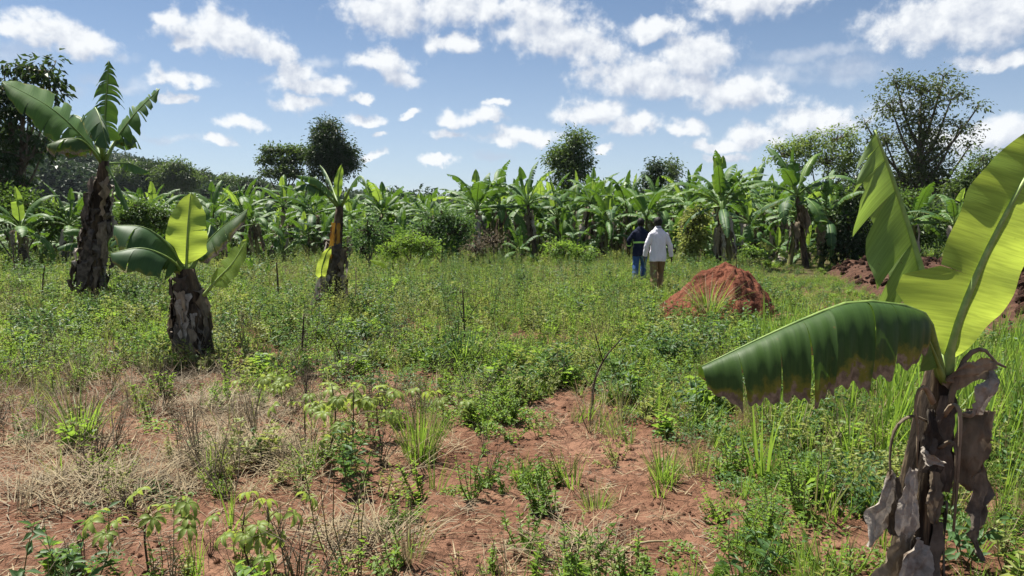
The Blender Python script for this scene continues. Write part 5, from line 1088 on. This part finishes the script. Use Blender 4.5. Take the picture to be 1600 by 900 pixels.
for q in (pw, pb): PLANTS_CLEAR.append((q.x, q.y, .25)); PLANTS_CLEAR.append((q.x-.03, q.y-.5, .30)); PLANTS_CLEAR.append((q.x-.06, q.y-.95, .22))

# ------------------------------------------------------------------ weeds, grass, straw, litter
WS = MAT['wstem']
weeds = [weed_proto(g0, .28, 7, .22, 22, .045, .020, [MAT['weed'], WS]), weed_proto(g0, .38, 6, .24, 26, .05, .018, [MAT['weed'], WS]), weed_proto(g0, .20, 9, .24, 18, .04, .022, [MAT['weed'], WS]),
         weed_proto(g0, .32, 6, .24, 22, .05, .018, [MAT['weed_yel'], WS]), weed_proto(g0, .45, 5, .22, 16, .085, .034, [MAT['weed_dark'], WS]), weed_proto(g0, .28, 7, .2, 12, .075, .034, [MAT['weed_yel'], WS]), weed_proto(g0, .30, 6, .18, 9, .11, .055, [MAT['weed'], WS]), weed_proto(g0, .34, 7, .26, 22, .045, .015, [MAT['weed'], WS])]
P, r, s, k = place(g0, [(2.3, 9, 60), (9, 20, 34), (20, 46, 9)], p_green, .5, 1.3, len(weeds), .3); scatter('weeds', weeds, P, r, s, k, 'mixed leafy green weeds covering the field', 'weeds'); NW = len(P)
covers = [cover_mesh(g0, 110, .16, .09, .035, .022, [MAT['weed']]), cover_mesh(g0, 90, .15, .07, .03, .02, [MAT['weed']]), cover_mesh(g0, 120, .18, .12, .04, .02, [MAT['weed_dark']]), cover_mesh(g0, 80, .14, .06, .03, .018, [MAT['weed_yel']])]
P, r, s, k = place(g0, [(2.3, 9, 34), (9, 20, 16), (20, 34, 5)], p_low, .6, 1.2, len(covers)); scatter('ground_cover', covers, P, r, s, k, 'low small-leaved plants hugging the soil', 'ground cover')
talls = [weed_proto(g0, .85, 3, .16, 60, .06, .010, [MAT['weed_dark'], WS]), weed_proto(g0, .75, 4, .20, 44, .055, .012, [MAT['weed'], WS]), weed_proto(g0, .95, 2, .12, 60, .05, .010, [MAT['weed_yel'], WS]), weed_proto(g0, .70, 4, .22, 36, .05, .012, [MAT['weed_yel'], WS])]
P, r, s, k = place(g0, [(6, 12, 11), (12, 22, 10), (22, 32, 3)], p_tall, .6, 1.1, len(talls), .1, False); scatter('tall_weeds', talls, P, r, s, k, 'tall feathery weeds in the middle of the field', 'weeds')
tufts = [tuft_mesh(g0, 26, .30, .007, .05, .6, .6, GS, 't', 3, .12), tuft_mesh(g0, 22, .38, .008, .05, .5, .45, GS, 't', 3, .15), tuft_mesh(g0, 30, .22, .006, .07, .8, .8, GS, 't', 3, .1), tuft_mesh(g0, 18, .34, .010, .04, .7, .5, GS, 't', 3, .05), tuft_mesh(g0, 20, .42, .006, .05, .4, .5, [MAT['weed_yel'], MAT['straw']], 't', 3, .4)]
P, r, s, k = place(g0, [(2.3, 9, 46), (9, 20, 26), (20, 46, 7)], p_grass, .6, 1.25, len(tufts), .2); scatter('grass', tufts, P, r, s, k, 'short green grass growing among the weeds', 'grass')
tgs = [tuft_mesh(g0, 11, .70, .017, .06, .45, .25, GS, 't', 5, .05), tuft_mesh(g0, 9, .85, .019, .05, .5, .3, GS, 't', 5, .05), tuft_mesh(g0, 12, .55, .015, .07, .7, .4, GS, 't', 5, .08)]
P, r, s, k = place(g0, [(3.6, 11.5, 26)], p_tallgrass, .65, 1.1, len(tgs), .12, False); scatter('tall_grass', tgs, P, r, s, k, 'tall upright green grass behind the foreground banana trunk', 'grass')
straws = [straw_mesh(g0, 26, .34, .14, .06, [MAT['straw']]), straw_mesh(g0, 20, .42, .16, .10, [MAT['straw']], .4), straw_mesh(g0, 24, .26, .12, .04, [MAT['straw_grey']]), straw_mesh(g0, 18, .40, .12, .10, [MAT['straw_grey']], .7)]
P, r, s, k = place(g0, [(2.3, 9, 44), (9, 24, 12)], p_straw, .6, 1.1, len(straws), .15); scatter('dry_grass', straws, P, r, s, k, 'flattened pale dry grass lying in the foreground', 'dry grass')
dryw = [twiggy_mesh(g0, 8, .38, [MAT['straw_grey']]), twiggy_mesh(g0, 6, .50, [MAT['straw_grey']]), twiggy_mesh(g0, 9, .28, [MAT['twig']]), tuft_mesh(g0, 22, .42, .004, .05, .25, .5, [MAT['straw'], MAT['straw_grey']], 't', 3, .5)]
P, r, s, k = place(g0, [(2.3, 9, 17), (9, 20, 9)], p_dryweed, .6, 1.2, len(dryw), .2, False); scatter('dry_weeds', dryw, P, r, s, k, 'brittle dry weed stems among the green', 'dry weeds')
lits = [straw_mesh(g0, 5, .14, .10, .012, [MAT['straw_grey']], .03), straw_mesh(g0, 4, .2, .12, .012, [MAT['straw']], .03), straw_mesh(g0, 7, .07, .1, .01, [MAT['dead']], .05)]
P, r, s, k = place(g0, [(2.0, 9, 90)], p_litter, .6, 1.2, len(lits), .03, False); scatter('plant_litter', lits, P, r, s, k, 'scattered dry bits of plants on the red soil', 'litter')
def clod_mesh(seed):
    import bmesh
    bm = bmesh.new(); bmesh.ops.create_icosphere(bm, subdivisions=2, radius=1)
    for v in bm.verts: v.co *= 1+.35*mnoise.noise(v.co*1.3+Vector((seed*7.1, 0, 0)))+.15*mnoise.noise(v.co*3.1+Vector((seed, 2, 0))); v.co.z *= .62
    me = bpy.data.meshes.new('clod'); bm.to_mesh(me); bm.free(); me.materials.append(MAT['clod']); return me
clods = [clod_mesh(s) for s in (1, 2, 3, 4)]
C = candidates(g0, [(2.0, 9, 380)]); x, y = C.T; px_, py_ = to_px(x, y); kk = g0.uniform(size=len(x)) < np.clip(.25+.75*field(px_, py_, BARE), 0, 1)*(fbm(x*2, y*2, 91, 3) > .38); x, y = x[kk], y[kk]; ma = g0.uniform(0, 6.28, 700); mr = .85+.75*g0.uniform(0, 1, 700)**2; x = np.concatenate([x, MOUND.location.x+np.cos(ma)*mr]); y = np.concatenate([y, MOUND.location.y+np.sin(ma)*mr]); n = len(x)
sz = .003+.020*g0.uniform(0, 1, n)**5; sz[-700:] = .012+.06*g0.uniform(0, 1, 700)**3
scatter('soil_clods', clods, np.stack([x, y, hz_xy(x, y)+.002], 1), g0.uniform(0, 6.28, (n, 3)), sz, g0.integers(0, 4, n), 'small crumbs of red soil on the bare ground', 'soil crumbs')
n = 5000; x = g0.uniform(7.0, 24, n); y = g0.uniform(9, 27, n); kk = x > plough_edge(y)+.2; x, y = x[kk], y[kk]; n = len(x); pc = [clod_mesh(s) for s in (5, 6, 7)]
for m in pc: m.materials.clear(); m.materials.append(MAT['plough'])
scatter('ploughed_clods', pc, np.stack([x, y, plough_h(x, y)+.03], 1), g0.uniform(0, 6.28, (n, 3)), .02+.10*g0.uniform(0, 1, n)**2.5, g0.integers(0, 3, n), 'rough dark clods strewn over the ploughed plot', 'soil clods')

# ------------------------------------------------------------------ air
hm = MB(); X0, X1, Y0, Y1, Z0, Z1 = -420, 420, -12, 640, -4.0, 60
hm.add([(x, y, z) for z in (Z0, Z1) for (x, y) in ((X0, Y0), (X1, Y0), (X1, Y1), (X0, Y1))], [(3, 2, 1, 0), (4, 5, 6, 7), (0, 1, 5, 4), (1, 2, 6, 5), (2, 3, 7, 6), (3, 0, 4, 7)])
hmat = bpy.data.materials.new('air_haze'); hmat.use_nodes = True; ht = hmat.node_tree
for n_ in list(ht.nodes): ht.nodes.remove(n_)
ho = N(ht, 'ShaderNodeOutputMaterial'); hv = N(ht, 'ShaderNodeVolumePrincipled'); hv.inputs['Color'].default_value = (.80, .88, 1.0, 1); hv.inputs['Density'].default_value = 0.00012; hv.inputs['Anisotropy'].default_value = 0.0
ht.links.new(hv.outputs[0], ho.inputs['Volume'])
tag(hm.build('haze', hmat, None, False), 'thin bluish air over the field', 'haze', kind='stuff')
